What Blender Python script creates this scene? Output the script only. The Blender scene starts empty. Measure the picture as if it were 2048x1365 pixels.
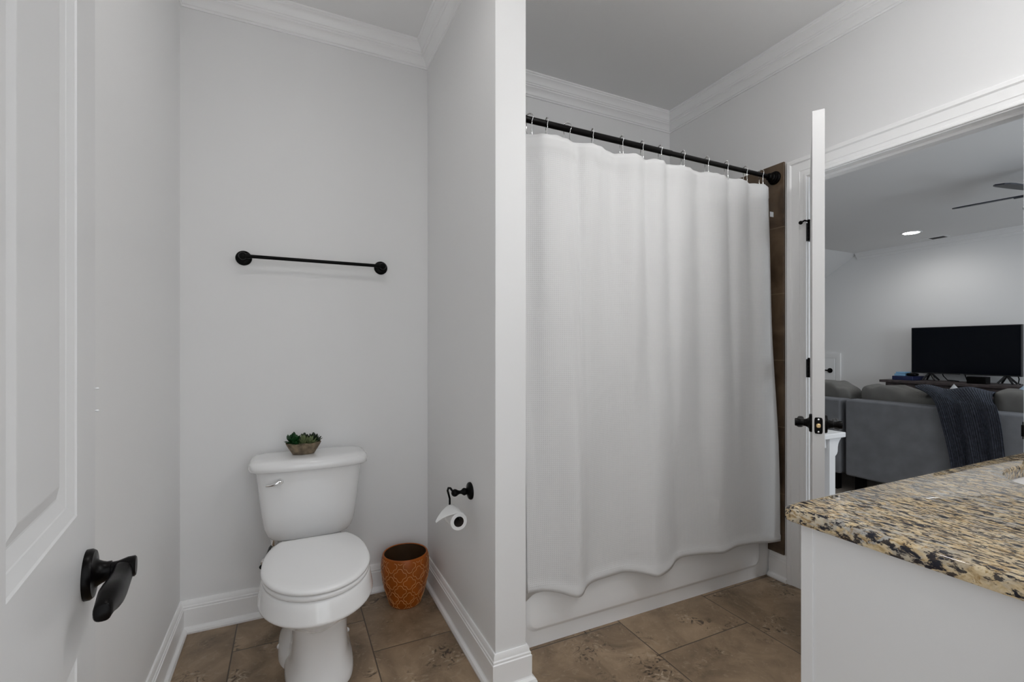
import bpy, math, random
import numpy as np
from mathutils import Vector, Matrix
random.seed(7)
C = bpy.context.scene
COL = C.collection
PI = math.pi

# ------------------------------------------------------------------ camera
YAW, FPX, CY = 0.4454, 937.6, 698.3          # focal length in pixels of a 2048 wide frame
cd = bpy.data.cameras.new('camera')
cam = bpy.data.objects.new('camera', cd); COL.objects.link(cam)
cam.location = (0, 0, 1.2); cam.rotation_euler = (PI/2, 0, -YAW)
cd.sensor_fit = 'HORIZONTAL'; cd.sensor_width = 36.0
cd.lens = FPX * 36.0 / 2048; cd.shift_y = (CY - 682.5) / 2048
cd.clip_start = 0.02
C.camera = cam

# ------------------------------------------------------------------ world, exposure, big lights
C.view_settings.view_transform = 'Standard'; C.view_settings.look = 'None'
C.view_settings.gamma = 1.0; C.view_settings.use_curve_mapping = False
C.view_settings.exposure = 0.0
C.cycles.diffuse_bounces = 8; C.cycles.max_bounces = 14
P_WORLD = 1.7
w = bpy.data.worlds.new('world'); C.world = w; w.use_nodes = True
bg = w.node_tree.nodes['Background']; bg.inputs[0].default_value = (0.92, 0.96, 1.0, 1); bg.inputs[1].default_value = P_WORLD

def lamp(name, kind, loc, power, color=(1, 1, 1), **kw):
    d = bpy.data.lights.new(name, kind); d.energy = power; d.color = color
    o = bpy.data.objects.new(name, d); COL.objects.link(o); o.location = loc
    for k, v in kw.items():
        if k == 'rot': o.rotation_euler = v
        else: setattr(d, k, v)
    return o
P_VANITY, P_CAN, P_FILL_CAN, P_LIVCAN, P_LIVWIN = 3.95, 3.5, 19.0, 11.0, 45.0
VAN_X = (1.22, 1.46, 1.70)
# daylight through the living room's gable window
lamp('gable_daylight', 'AREA', (4.3, -1.42, 1.45), P_LIVWIN, (0.80, 0.90, 1.0), shape='RECTANGLE', size=1.7, size_y=1.2, rot=(PI/2, 0, 0))

# ------------------------------------------------------------------ helpers
ORIGIN = {}
def org(o): return ORIGIN.get(o.name, Vector((0, 0, 0))) if o else Vector((0, 0, 0))
class MB:
    def __init__(s): s.v = []; s.f = []; s.m = []; s.cur = 0
    def add(s, vs, fs):
        b = len(s.v); s.v += [tuple(map(float, p)) for p in vs]
        for f in fs: s.f.append([b + i for i in f]); s.m.append(s.cur)
        return s
    def box(s, x0, x1, y0, y1, z0, z1):
        vs = [(x, y, z) for z in (z0, z1) for y in (y0, y1) for x in (x0, x1)]
        return s.add(vs, [(0, 2, 3, 1), (4, 5, 7, 6), (0, 1, 5, 4), (2, 6, 7, 3), (0, 4, 6, 2), (1, 3, 7, 5)])
    def obox(s, o, ax, ay, az, x0, x1, y0, y1, z0, z1):
        o, ax, ay, az = map(Vector, (o, ax, ay, az))
        vs = [o + ax*x + ay*y + az*z for z in (z0, z1) for y in (y0, y1) for x in (x0, x1)]
        return s.add(vs, [(0, 2, 3, 1), (4, 5, 7, 6), (0, 1, 5, 4), (2, 6, 7, 3), (0, 4, 6, 2), (1, 3, 7, 5)])
    def loft(s, secs, cap0=True, cap1=True, closed=True):
        n = len(secs[0]); vs = [p for q in secs for p in q]; fs = []
        for i in range(len(secs) - 1):
            for j in range(n if closed else n - 1):
                k = (j + 1) % n
                fs.append((i*n + j, i*n + k, (i+1)*n + k, (i+1)*n + j))
        if cap0: fs.append(tuple(range(n - 1, -1, -1)))
        if cap1: fs.append(tuple((len(secs) - 1)*n + j for j in range(n)))
        return s.add(vs, fs)
    def lathe(s, c, prof, axis=(0, 0, 1), n=32, cap0=True, cap1=True):
        c = Vector(c); a = Vector(axis).normalized()
        t = Vector((1, 0, 0)) if abs(a.x) < .9 else Vector((0, 1, 0))
        u = a.cross(t).normalized(); v = a.cross(u)
        secs = [[c + a*h + (u*math.cos(2*PI*j/n) + v*math.sin(2*PI*j/n))*r for j in range(n)] for r, h in prof]
        return s.loft(secs, cap0, cap1)
    def tube(s, pts, r, n=10, closed=False):
        P = [Vector(p) for p in pts]; N = len(P); R = r if hasattr(r, '__len__') else [r]*N
        secs = []; up = None
        for i, p in enumerate(P):
            if closed: d = P[(i+1) % N] - P[i-1]
            else: d = P[min(i+1, N-1)] - P[max(i-1, 0)]
            d.normalize()
            if up is None:
                up = Vector((0, 0, 1)) if abs(d.z) < .9 else Vector((1, 0, 0))
            u = up - d*up.dot(d); u.normalize(); up = u; v = d.cross(u)
            secs.append([p + (u*math.cos(2*PI*j/n) + v*math.sin(2*PI*j/n))*R[i] for j in range(n)])
        if closed: secs.append(secs[0]); return s.loft(secs, False, False)
        return s.loft(secs)
    def ball(s, c, r, n=14, sc=(1, 1, 1), e=1.0, M=None):
        c = Vector(c); secs = []; m = n//2 + 1
        pw = lambda x: math.copysign(abs(x)**e, x)
        for i in range(m + 1):
            t = -PI/2 + PI*i/m; ct = max(pw(math.cos(t)), 0.004)
            q = []
            for j in range(n):
                a = 2*PI*j/n
                p = Vector((r*sc[0]*ct*pw(math.cos(a)), r*sc[1]*ct*pw(math.sin(a)), r*sc[2]*pw(math.sin(t))))
                q.append(c + (M @ p if M else p))
            secs.append(q)
        return s.loft(secs)
    def grid(s, fn, nu, nv, thick=0.0):
        vs = [fn(i/nu, j/nv) for j in range(nv + 1) for i in range(nu + 1)]
        fs = [(j*(nu+1)+i, j*(nu+1)+i+1, (j+1)*(nu+1)+i+1, (j+1)*(nu+1)+i) for j in range(nv) for i in range(nu)]
        return s.add(vs, fs)
def empty(name, loc, label, cat, group=None):
    o = bpy.data.objects.new(name, None); COL.objects.link(o); o.location = loc
    o.empty_display_size = 0.05
    ORIGIN[o.name] = Vector(loc); tag(o, label, cat, group); return o
def tag(o, label=None, cat=None, group=None, kind=None):
    if label: o['label'] = label
    if cat: o['category'] = cat
    if group: o['group'] = group
    if kind: o['kind'] = kind
    return o
def obj(name, mb, mats, parent=None, smooth=35, bevel=0, seg=2, solid=0, sub=0):
    p0 = org(parent)
    me = bpy.data.meshes.new(name)
    me.from_pydata([tuple(Vector(v) - p0) for v in mb.v], [], mb.f)
    if not isinstance(mats, (list, tuple)): mats = [mats]
    for m in mats: me.materials.append(m)
    me.polygons.foreach_set('material_index', mb.m)
    me.update()
    import bmesh
    b = bmesh.new(); b.from_mesh(me)
    bmesh.ops.recalc_face_normals(b, faces=b.faces); b.to_mesh(me); b.free()
    if smooth:
        me.polygons.foreach_set('use_smooth', [True]*len(me.polygons))
        if smooth < 180: me.set_sharp_from_angle(angle=math.radians(smooth))
    o = bpy.data.objects.new(name, me); COL.objects.link(o)
    ORIGIN[o.name] = p0
    if parent: o.parent = parent
    if solid:
        m = o.modifiers.new('solid', 'SOLIDIFY'); m.thickness = solid; m.offset = 0
    if bevel:
        m = o.modifiers.new('bevel', 'BEVEL'); m.width = bevel; m.segments = seg; m.limit_method = 'ANGLE'
        m.angle_limit = math.radians(40); m.harden_normals = True
    if sub:
        m = o.modifiers.new('sub', 'SUBSURF'); m.levels = sub; m.render_levels = sub
    return o
def struct(name, mb, mats, parent=None, **k):
    o = obj(name, mb, mats, parent, **k)
    if parent is None: o['kind'] = 'structure'
    return o
def interp(xs, ys, x):
    return float(np.interp(x, xs, ys))
def spline(xs, ys):
    """smooth monotone-ish interpolation (Catmull-Rom slopes)"""
    xs = list(xs); ys = list(ys); n = len(xs)
    ms = [(ys[min(i+1, n-1)] - ys[max(i-1, 0)])/(xs[min(i+1, n-1)] - xs[max(i-1, 0)]) for i in range(n)]
    def f(x):
        x = min(max(x, xs[0]), xs[-1])
        i = min(max(int(np.searchsorted(xs, x)) - 1, 0), n - 2)
        h = xs[i+1] - xs[i]; t = (x - xs[i])/h
        return ((2*t**3-3*t*t+1)*ys[i] + (t**3-2*t*t+t)*h*ms[i] + (3*t*t-2*t**3)*ys[i+1] + (t**3-t*t)*h*ms[i+1])
    return f
def sweep_segments(path, prof, z, names, mat, inner=+1, closed_ends=(0, 0)):
    """moulding: profile (out, height) swept along a plan polyline, mitred; one object per segment.
    inner=+1: 'out' is to the right of travel."""
    P = [Vector((x, y)) for x, y in path]
    nrm = []
    for a, b in zip(P[:-1], P[1:]):
        d = (b - a).normalized(); nrm.append(Vector((d.y, -d.x))*inner)
    def off(i, o):
        if i == 0: return P[0] + nrm[0]*o
        if i == len(P) - 1: return P[-1] + nrm[-1]*o
        n1, n2 = nrm[i-1], nrm[i]
        m = (n1 + n2); m = m/m.dot(n1); return P[i] + m*o
    out = []
    for i, nm in enumerate(names):
        if nm is None: continue
        mb = MB()
        secs = []
        for k in (i, i + 1):
            secs.append([Vector((*off(k, o), z + h)) for o, h in prof])
        mb.loft(secs)
        out.append(struct(nm, mb, mat, smooth=25))
    return out

# ------------------------------------------------------------------ materials
def nodes(name):
    m = bpy.data.materials.new(name); m.use_nodes = True
    nt = m.node_tree; return m, nt, nt.nodes['Principled BSDF']
def N(nt, t, **k):
    n = nt.nodes.new(t)
    for a, b in k.items(): setattr(n, a, b)
    return n
def mat(name, col, rough=0.5, metal=0.0, spec=0.5, bump=0.0, bscale=200.0, coat=0.0, sheen=0.0, vary=0.0, vscale=6.0, bdist=0.002):
    m, nt, p = nodes(name)
    p.inputs['Base Color'].default_value = (*col, 1); p.inputs['Roughness'].default_value = rough
    p.inputs['Metallic'].default_value = metal; p.inputs['Specular IOR Level'].default_value = spec
    p.inputs['Coat Weight'].default_value = coat; p.inputs['Sheen Weight'].default_value = sheen
    tc = N(nt, 'ShaderNodeTexCoord')
    if bump:
        n = N(nt, 'ShaderNodeTexNoise'); n.inputs['Scale'].default_value = bscale; n.inputs['Detail'].default_value = 3
        nt.links.new(tc.outputs['Object'], n.inputs['Vector'])
        b = N(nt, 'ShaderNodeBump'); b.inputs['Strength'].default_value = bump; b.inputs['Distance'].default_value = bdist
        nt.links.new(n.outputs['Fac'], b.inputs['Height']); nt.links.new(b.outputs['Normal'], p.inputs['Normal'])
    if vary:
        n = N(nt, 'ShaderNodeTexNoise'); n.inputs['Scale'].default_value = vscale; n.inputs['Detail'].default_value = 5
        nt.links.new(tc.outputs['Object'], n.inputs['Vector'])
        r = N(nt, 'ShaderNodeValToRGB')
        r.color_ramp.elements[0].position = .3; r.color_ramp.elements[1].position = .7
        r.color_ramp.elements[0].color = (*[c*(1-vary) for c in col], 1); r.color_ramp.elements[1].color = (*[min(1, c*(1+vary)) for c in col], 1)
        nt.links.new(n.outputs['Fac'], r.inputs['Fac']); nt.links.new(r.outputs['Color'], p.inputs['Base Color'])
    return m
M = {}
M['wall'] = mat('wall_paint', (.80, .80, .80), .55, bump=.04, bscale=350)
M['ceil'] = mat('ceiling_paint', (.84, .84, .84), .8)
M['trim'] = mat('trim_paint', (.88, .88, .88), .3)
M['door'] = mat('door_paint', (.66, .66, .66), .35)
M['porcelain'] = mat('porcelain', (.82, .82, .82), .08, coat=.3)
M['plastic'] = mat('seat_plastic', (.82, .82, .82), .22)
M['acrylic'] = mat('tub_acrylic', (.90, .90, .90), .2)
M['bronze'] = mat('oil_rubbed_bronze', (.003, .0025, .0025), .30, spec=.10)
M['black'] = mat('black_metal', (.0025, .0025, .0025), .3, spec=.10)
M['chrome'] = mat('chrome', (.82, .82, .82), .1, metal=1)
M['hose'] = mat('braided_hose', (.10, .10, .10), .4, metal=.6)
M['brass'] = mat('brass', (.75, .55, .28), .3, metal=.6)
M['paper'] = mat('tissue_paper', (.80, .80, .80), .9, bump=.1, bscale=300)
M['cardboard'] = mat('cardboard_core', (.035, .025, .02), .9)
M['cabinet'] = mat('cabinet_paint', (.72, .72, .72), .4)
M['pot'] = mat('weathered_clay', (.17, .13, .085), .85, bump=.6, bscale=120, vary=.55, vscale=45)
M['leaf_dark'] = mat('dark_leaf', (.006, .055, .010), .45, vary=.4, vscale=60)
M['leaf_deep'] = mat('deep_leaf', (.008, .022, .005), .5, vary=.4, vscale=60)
M['leaf_sage'] = mat('sage_leaf', (.15, .19, .085), .5, vary=.35, vscale=60)
M['glaze'] = mat('terracotta_glaze', (.34, .082, .006), .38, spec=.3, coat=.08, vary=.2, vscale=14)
M['glaze_line'] = mat('glaze_line', (.62, .32, .13), .4)
M['glaze_in'] = mat('bin_lining', (.065, .033, .014), .5)
M['sofa'] = mat('grey_upholstery', (.180, .187, .202), .95, bump=.35, bscale=500, vary=.12, vscale=9)
M['sofa_cush'] = mat('grey_cushion', (.15, .147, .138), .95, bump=.3, bscale=400, vary=.12, vscale=9)
M['pillow'] = mat('pale_pillow', (.62, .64, .66), .9, bump=.2)
M['pillow_blue'] = mat('pale_blue_pillow', (.40, .55, .70), .9, bump=.2)
M['tv'] = mat('tv_screen', (.002, .003, .006), .14, spec=.16)
M['tvframe'] = mat('tv_bezel', (.01, .01, .011), .4)
M['wood'] = mat('dark_wood', (.055, .042, .042), .5, bump=.2, bscale=90, vary=.4, vscale=18)
M['navy'] = mat('navy_plastic', (.012, .018, .07), .35)
M['sky'] = mat('pale_blue_plastic', (.22, .42, .62), .4)
M['carpet'] = mat('beige_carpet', (.30, .26, .22), 1.0, bump=.8, bscale=300, bdist=.01)
M['white_lacquer'] = mat('white_lacquer', (.78, .79, .80), .35)
M['fan'] = mat('fan_blade', (.012, .016, .028), .4)
M['vent'] = mat('vent_slots', (.04, .04, .04), .6)
M['glass_shade'] = mat('opal_glass', (.85, .85, .84), .3)

def emit(name, col, s):
    m, nt, p = nodes(name)
    p.inputs['Base Color'].default_value = (*col, 1)
    p.inputs['Emission Color'].default_value = (*col, 1); p.inputs['Emission Strength'].default_value = s
    return m
M['globe'] = emit('lit_globe', (.985, .99, 1.0), P_VANITY/(4*PI*PI*.045*.045))
M['lens'] = emit('lit_lens', (1, .98, .95), 45.0)

def floor_material():
    m, nt, p = nodes('travertine_tile')
    L = nt.links.new
    tc = N(nt, 'ShaderNodeTexCoord'); sx = N(nt, 'ShaderNodeSeparateXYZ'); L(tc.outputs['Object'], sx.inputs[0])
    def mth(op, a, b=None, c=None):
        n = N(nt, 'ShaderNodeMath', operation=op)
        for i, v in enumerate((a, b, c)):
            if v is None: continue
            if isinstance(v, (int, float)): n.inputs[i].default_value = v
            else: L(v, n.inputs[i])
        return n.outputs[0]
    T = 0.504
    u = mth('DIVIDE', mth('ADD', sx.outputs[0], 0.2 + 10*T), T)
    cu = mth('FLOOR', u); fu = mth('FRACT', u)
    par = mth('MODULO', cu, 2.0)
    v = mth('ADD', mth('DIVIDE', mth('ADD', sx.outputs[1], -2.15 + 10*0.5), 0.5), mth('MULTIPLY', par, -0.5 - 0.02))
    cv = mth('FLOOR', v); fv = mth('FRACT', v)
    du = mth('MULTIPLY', mth('MINIMUM', fu, mth('SUBTRACT', 1.0, fu)), T)
    dv = mth('MULTIPLY', mth('MINIMUM', fv, mth('SUBTRACT', 1.0, fv)), 0.5)
    d = mth('MINIMUM', du, dv)
    gr = N(nt, 'ShaderNodeMapRange'); gr.inputs[1].default_value = 0.0016; gr.inputs[2].default_value = 0.0030; L(d, gr.inputs[0])
    # per-tile offset so that every tile has its own veining
    cb = N(nt, 'ShaderNodeCombineXYZ'); L(cu, cb.inputs[0]); L(cv, cb.inputs[1])
    wn = N(nt, 'ShaderNodeTexWhiteNoise', noise_dimensions='3D'); L(cb.outputs[0], wn.inputs['Vector'])
    sc = N(nt, 'ShaderNodeVectorMath', operation='SCALE'); L(wn.outputs['Color'], sc.inputs[0]); sc.inputs['Scale'].default_value = 9.0
    ad = N(nt, 'ShaderNodeVectorMath', operation='ADD'); L(tc.outputs['Object'], ad.inputs[0]); L(sc.outputs[0], ad.inputs[1])
    n1 = N(nt, 'ShaderNodeTexNoise'); n1.inputs['Scale'].default_value = 5; n1.inputs['Detail'].default_value = 8; n1.inputs['Roughness'].default_value = .62; n1.inputs['Distortion'].default_value = .6
    L(ad.outputs[0], n1.inputs['Vector'])
    r1 = N(nt, 'ShaderNodeValToRGB'); e = r1.color_ramp.elements
    e[0].position = .30; e[0].color = (.135, .092, .054, 1); e[1].position = .72; e[1].color = (.41, .295, .190, 1)
    x = e.new(.5); x.color = (.265, .186, .116, 1)
    L(n1.outputs['Fac'], r1.inputs['Fac'])
    # pitted patches: dark and pale flecks
    n2 = N(nt, 'ShaderNodeTexNoise'); n2.inputs['Scale'].default_value = 26; n2.inputs['Detail'].default_value = 6; n2.inputs['Distortion'].default_value = 2.2
    L(ad.outputs[0], n2.inputs['Vector'])
    n3 = N(nt, 'ShaderNodeTexNoise'); n3.inputs['Scale'].default_value = 6.5; n3.inputs['Detail'].default_value = 3
    L(ad.outputs[0], n3.inputs['Vector'])
    pm = N(nt, 'ShaderNodeMapRange'); pm.inputs[1].default_value = .52; pm.inputs[2].default_value = .64; L(n3.outputs['Fac'], pm.inputs[0])
    dk = N(nt, 'ShaderNodeMapRange'); dk.inputs[1].default_value = .44; dk.inputs[2].default_value = .38; L(n2.outputs['Fac'], dk.inputs[0])
    lt = N(nt, 'ShaderNodeMapRange'); lt.inputs[1].default_value = .58; lt.inputs[2].default_value = .66; L(n2.outputs['Fac'], lt.inputs[0])
    dkf = mth('MULTIPLY', mth('MULTIPLY', dk.outputs[0], pm.outputs[0]), .9)
    ltf = mth('MULTIPLY', lt.outputs[0], mth('ADD', mth('MULTIPLY', pm.outputs[0], .6), .22))
    def mix(fac, a, b):
        n = N(nt, 'ShaderNodeMix', data_type='RGBA'); L(fac, n.inputs['Factor'])
        for k, q in (('A', a), ('B', b)):
            s_ = [i for i in n.inputs if i.name == k and i.type == 'RGBA'][0]
            if isinstance(q, tuple): s_.default_value = q
            else: L(q, s_)
        return [o for o in n.outputs if o.type == 'RGBA'][0]
    c1 = mix(dkf, r1.outputs['Color'], (.035, .022, .014, 1))
    c2 = mix(ltf, c1, (.46, .37, .27, 1))
    c3 = mix(gr.outputs[0], (.085, .062, .045, 1), c2)
    L(c3, p.inputs['Base Color'])
    p.inputs['Roughness'].default_value = .42
    hb = mth('ADD', mth('MULTIPLY', n2.outputs['Fac'], .25), gr.outputs[0])
    b = N(nt, 'ShaderNodeBump'); b.inputs['Strength'].default_value = .35; b.inputs['Distance'].default_value = .003
    L(hb, b.inputs['Height']); L(b.outputs['Normal'], p.inputs['Normal'])
    return m
M['floor'] = floor_material()

def wall_tile_material():
    m, nt, p = nodes('brown_wall_tile'); L = nt.links.new
    tc = N(nt, 'ShaderNodeTexCoord')
    n1 = N(nt, 'ShaderNodeTexNoise'); n1.inputs['Scale'].default_value = 7; n1.inputs['Detail'].default_value = 7; n1.inputs['Distortion'].default_value = .8
    L(tc.outputs['Object'], n1.inputs['Vector'])
    r = N(nt, 'ShaderNodeValToRGB'); e = r.color_ramp.elements
    e[0].position = .3; e[0].color = (.055, .033, .018, 1); e[1].position = .72; e[1].color = (.17, .115, .07, 1)
    L(n1.outputs['Fac'], r.inputs['Fac'])
    sx = N(nt, 'ShaderNodeSeparateXYZ'); L(tc.outputs['Object'], sx.inputs[0])
    def mth(op, a, b=None):
        n = N(nt, 'ShaderNodeMath', operation=op)
        for i, v in enumerate((a, b)):
            if v is None: continue
            if isinstance(v, (int, float)): n.inputs[i].default_value = v
            else: L(v, n.inputs[i])
        return n.outputs[0]
    fz = mth('FRACT', mth('DIVIDE', mth('ADD', sx.outputs[2], -0.103), .346))
    d = mth('MULTIPLY', mth('MINIMUM', fz, mth('SUBTRACT', 1.0, fz)), .346)
    g = mth('GREATER_THAN', d, .0022)
    n = N(nt, 'ShaderNodeMix', data_type='RGBA'); L(g, n.inputs['Factor'])
    A = [i for i in n.inputs if i.type == 'RGBA']
    A[0].default_value = (.20, .14, .09, 1); L(r.outputs['Color'], A[1])
    L([o for o in n.outputs if o.type == 'RGBA'][0], p.inputs['Base Color'])
    p.inputs['Roughness'].default_value = .4
    return m
M['walltile'] = wall_tile_material()

def granite_material():
    m, nt, p = nodes('speckled_granite'); L = nt.links.new
    tc = N(nt, 'ShaderNodeTexCoord')
    mp = N(nt, 'ShaderNodeMapping'); mp.inputs['Rotation'].default_value = (0.25, .1, .12); mp.inputs['Scale'].default_value = (1.15, .62, 1.0)
    L(tc.outputs['Object'], mp.inputs['Vector'])
    def noise(s, d, dist, rough=.55):
        n = N(nt, 'ShaderNodeTexNoise'); n.inputs['Scale'].default_value = s; n.inputs['Detail'].default_value = d
        n.inputs['Distortion'].default_value = dist; n.inputs['Roughness'].default_value = rough
        L(mp.outputs[0], n.inputs['Vector']); return n.outputs['Fac']
    def ramp(f, stops):
        r = N(nt, 'ShaderNodeValToRGB'); e = r.color_ramp.elements
        while len(e) < len(stops): e.new(.5)
        for k, (q, c) in enumerate(stops):
            e[k].position = q; e[k].color = (*c, 1) if isinstance(c, tuple) else (c, c, c, 1)
        L(f, r.inputs['Fac']); return r.outputs['Color']
    def mix(fac, a, b):
        n = N(nt, 'ShaderNodeMix', data_type='RGBA'); L(fac, n.inputs['Factor'])
        A = [i for i in n.inputs if i.type == 'RGBA']
        for s_, q in zip(A, (a, b)):
            if isinstance(q, tuple): s_.default_value = q
            else: L(q, s_)
        return [o for o in n.outputs if o.type == 'RGBA'][0]
    base = ramp(noise(70, 6, .6, .65), [(.30, (.20, .135, .06)), (.42, (.47, .345, .185)), (.56, (.64, .515, .325)), (.72, (.70, .61, .45))])
    big = ramp(noise(7, 3, .6), [(.40, .15), (.62, .85)])
    fine = ramp(noise(48, 6, .8, .62), [(.46, 0.0), (.56, 1.0)])
    gm = N(nt, 'ShaderNodeMath', operation='MULTIPLY'); L(big, gm.inputs[0]); L(fine, gm.inputs[1])
    c = mix(gm.outputs[0], base, (.36, .37, .37, 1))
    gold = ramp(noise(85, 4, .9), [(.58, 0.0), (.65, 0.75)])
    c = mix(gold, c, (.28, .165, .05, 1))
    mp2 = N(nt, 'ShaderNodeMapping'); mp2.inputs['Rotation'].default_value = (0.3, .15, .20); mp2.inputs['Scale'].default_value = (1.9, .62, 1.05)
    L(tc.outputs['Object'], mp2.inputs['Vector']); mp = mp2
    dark = ramp(noise(58, 6, .6, .68), [(.425, 1.0), (.48, 0.0)])
    c = mix(dark, c, (.016, .017, .026, 1))
    dark2 = ramp(noise(104, 5, .4, .6), [(.41, .95), (.455, 0.0)])
    c = mix(dark2, c, (.03, .026, .028, 1))
    L(c, p.inputs['Base Color'])
    p.inputs['Roughness'].default_value = .035
    return m
M['granite'] = granite_material()

def cloth_material():
    m, nt, p = nodes('waffle_cloth'); L = nt.links.new
    p.inputs['Base Color'].default_value = (.70, .70, .70, 1); p.inputs['Roughness'].default_value = .9; p.inputs['Sheen Weight'].default_value = .1
    tc = N(nt, 'ShaderNodeTexCoord'); sx = N(nt, 'ShaderNodeSeparateXYZ'); L(tc.outputs['UV'], sx.inputs[0])
    def mth(op, a, b=None):
        n = N(nt, 'ShaderNodeMath', operation=op)
        for i, v in enumerate((a, b)):
            if v is None: continue
            if isinstance(v, (int, float)): n.inputs[i].default_value = v
            else: L(v, n.inputs[i])
        return n.outputs[0]
    a = mth('SINE', mth('MULTIPLY', sx.outputs[0], 2*PI/.0078)); b_ = mth('SINE', mth('MULTIPLY', sx.outputs[1], 2*PI/.0078))
    h = mth('MAXIMUM', a, b_)
    hem = mth('MULTIPLY', mth('GREATER_THAN', sx.outputs[1], .05), mth('LESS_THAN', sx.outputs[1], 1.765))
    h2 = mth('MULTIPLY', h, hem)
    n = N(nt, 'ShaderNodeTexNoise'); n.inputs['Scale'].default_value = 9; n.inputs['Detail'].default_value = 4; L(tc.outputs['Object'], n.inputs['Vector'])
    h3 = mth('ADD', h2, mth('MULTIPLY', n.outputs['Fac'], 6.0))
    bp = N(nt, 'ShaderNodeBump'); bp.inputs['Strength'].default_value = .30; bp.inputs['Distance'].default_value = .0009
    L(h3, bp.inputs['Height']); L(bp.outputs['Normal'], p.inputs['Normal'])
    return m
M['cloth'] = cloth_material()
M['liner'] = mat('liner_vinyl', (.74, .74, .74), .5)

def knit_material():
    m, nt, p = nodes('navy_knit'); L = nt.links.new
    p.inputs['Roughness'].default_value = 1.0; p.inputs['Sheen Weight'].default_value = .10
    p.inputs['Sheen Tint'].default_value = (.45, .6, .9, 1)
    tc = N(nt, 'ShaderNodeTexCoord'); sx = N(nt, 'ShaderNodeSeparateXYZ'); L(tc.outputs['UV'], sx.inputs[0])
    s1 = N(nt, 'ShaderNodeMath', operation='MULTIPLY'); L(sx.outputs[0], s1.inputs[0]); s1.inputs[1].default_value = 2*PI/.016
    s2 = N(nt, 'ShaderNodeMath', operation='SINE'); L(s1.outputs[0], s2.inputs[0])
    n = N(nt, 'ShaderNodeTexNoise'); n.inputs['Scale'].default_value = 60; n.inputs['Detail'].default_value = 4; L(tc.outputs['Object'], n.inputs['Vector'])
    r = N(nt, 'ShaderNodeValToRGB'); r.color_ramp.elements[0].position = .3; r.color_ramp.elements[1].position = .75
    r.color_ramp.elements[0].color = (.008, .009, .014, 1); r.color_ramp.elements[1].color = (.032, .037, .052, 1)
    L(n.outputs['Fac'], r.inputs['Fac']); L(r.outputs['Color'], p.inputs['Base Color'])
    b = N(nt, 'ShaderNodeBump'); b.inputs['Strength'].default_value = .9; b.inputs['Distance'].default_value = .004
    L(s2.outputs[0], b.inputs['Height']); L(b.outputs['Normal'], p.inputs['Normal'])
    return m
M['knit'] = knit_material()

def set_uv(o, uvs):
    me = o.data; l = me.uv_layers.new(name='UVMap')
    for lp in me.loops: l.data[lp.index].uv = uvs[lp.vertex_index]

# ------------------------------------------------------------------ the room
XL, YB, XP1, XP2, YPE, XR, YT = -.4125, 2.392, .6547, .7758, 1.507, 2.319, 1.661
CEIL, YF, XR2 = 2.757, .06, 2.439
OY0, OY1, OZ = .708, 1.458, 2.05                 # doorway in the right wall
XF, CL = 6.70, 2.44                              # living room far wall and ceiling

struct('floor', MB().box(XL - .1, XR2 - .03, -1.2, YB + .1, -.08, 0), M['floor'], smooth=0)
struct('floor.001', MB().box(XR2 - .03, XF + .1, -1.3, 5.6, -.08, 0.0), M['carpet'], smooth=0)
struct('ceiling', MB().box(XL - .1, XR2, YF - .12, YB + .1, CEIL, CEIL + .1), M['ceil'], smooth=0)
struct('wall_left', MB().box(XL - .12, XL, YF - .12, YB + .12, 0, CEIL), M['wall'], smooth=0)
struct('wall_back', MB().box(XL, XR2, YB, YB + .12, 0, CEIL), M['wall'], smooth=0)
struct('wall_partition', MB().box(XP1, XP2, YPE, YB, 0, CEIL), M['wall'], smooth=0, bevel=.003)
R = MB(); j = .018
R.box(XR, XR2, YF - .12, OY0 - j, 0, CEIL); R.box(XR, XR2, OY1 + j, YB, 0, CEIL); R.box(XR, XR2, OY0 - j, OY1 + j, OZ + j, CEIL)
struct('wall_right', R, M['wall'], smooth=0)
DX0, DX1 = -.175, .72                            # the doorway the camera stands in
F = MB(); F.box(XL, DX0, YF - .12, YF, 0, CEIL); F.box(DX1, XR, YF - .12, YF, 0, CEIL); F.box(DX0, DX1, YF - .12, YF, 2.06, CEIL)
struct('wall_front', F, M['wall'], smooth=0)
# living room shell: far wall, ceiling, sloped attic side, gable side with a window opening
SY0 = 3.576; SL = .65; KY = SY0 + (CL - 1.25)/SL
struct('wall_far', MB().box(XF, XF + .1, -1.3, KY + .1, 0, CL + .1), M['wall'], smooth=0)
struct('ceiling.001', MB().box(XR2, XF, -1.3, SY0, CL, CL + .1), M['ceil'], smooth=0)
s = MB(); s.loft([[(x, SY0, CL), (x, KY, 1.25), (x, KY, 1.37), (x, SY0, CL + .12)] for x in (XR2, XF)])
struct('ceiling.002', s, M['wall'], smooth=0)
struct('wall_knee', MB().box(XR2, XF, KY, KY + .1, 0, 1.25), M['wall'], smooth=0)
g = MB(); g.box(XR2, 3.4, -1.3, -1.2, 0, CL); g.box(5.2, XF, -1.3, -1.2, 0, CL); g.box(3.4, 5.2, -1.3, -1.2, 0, .8); g.box(3.4, 5.2, -1.3, -1.2, 2.1, CL)
struct('wall_gable', g, M['wall'], smooth=0)
struct('wall_stair', MB().box(XR2 - .05, XR2, YB + .12, KY, 0, CL), M['wall'], smooth=0)
wf = MB()
for z0, z1 in ((.8, .85), (1.43, 1.47), (2.05, 2.1)): wf.box(3.4, 5.2, -1.27, -1.22, z0, z1)
for x0 in (3.4, 4.275, 5.15): wf.box(x0, x0 + .05, -1.27, -1.22, .8, 2.1)
win1 = struct('window_1', wf, M['trim'], smooth=0)
gm_, gnt, gp = nodes('window_glass')
tr_ = N(gnt, 'ShaderNodeBsdfTransparent'); gl_ = N(gnt, 'ShaderNodeBsdfGlossy'); gl_.inputs['Roughness'].default_value = .02
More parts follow.
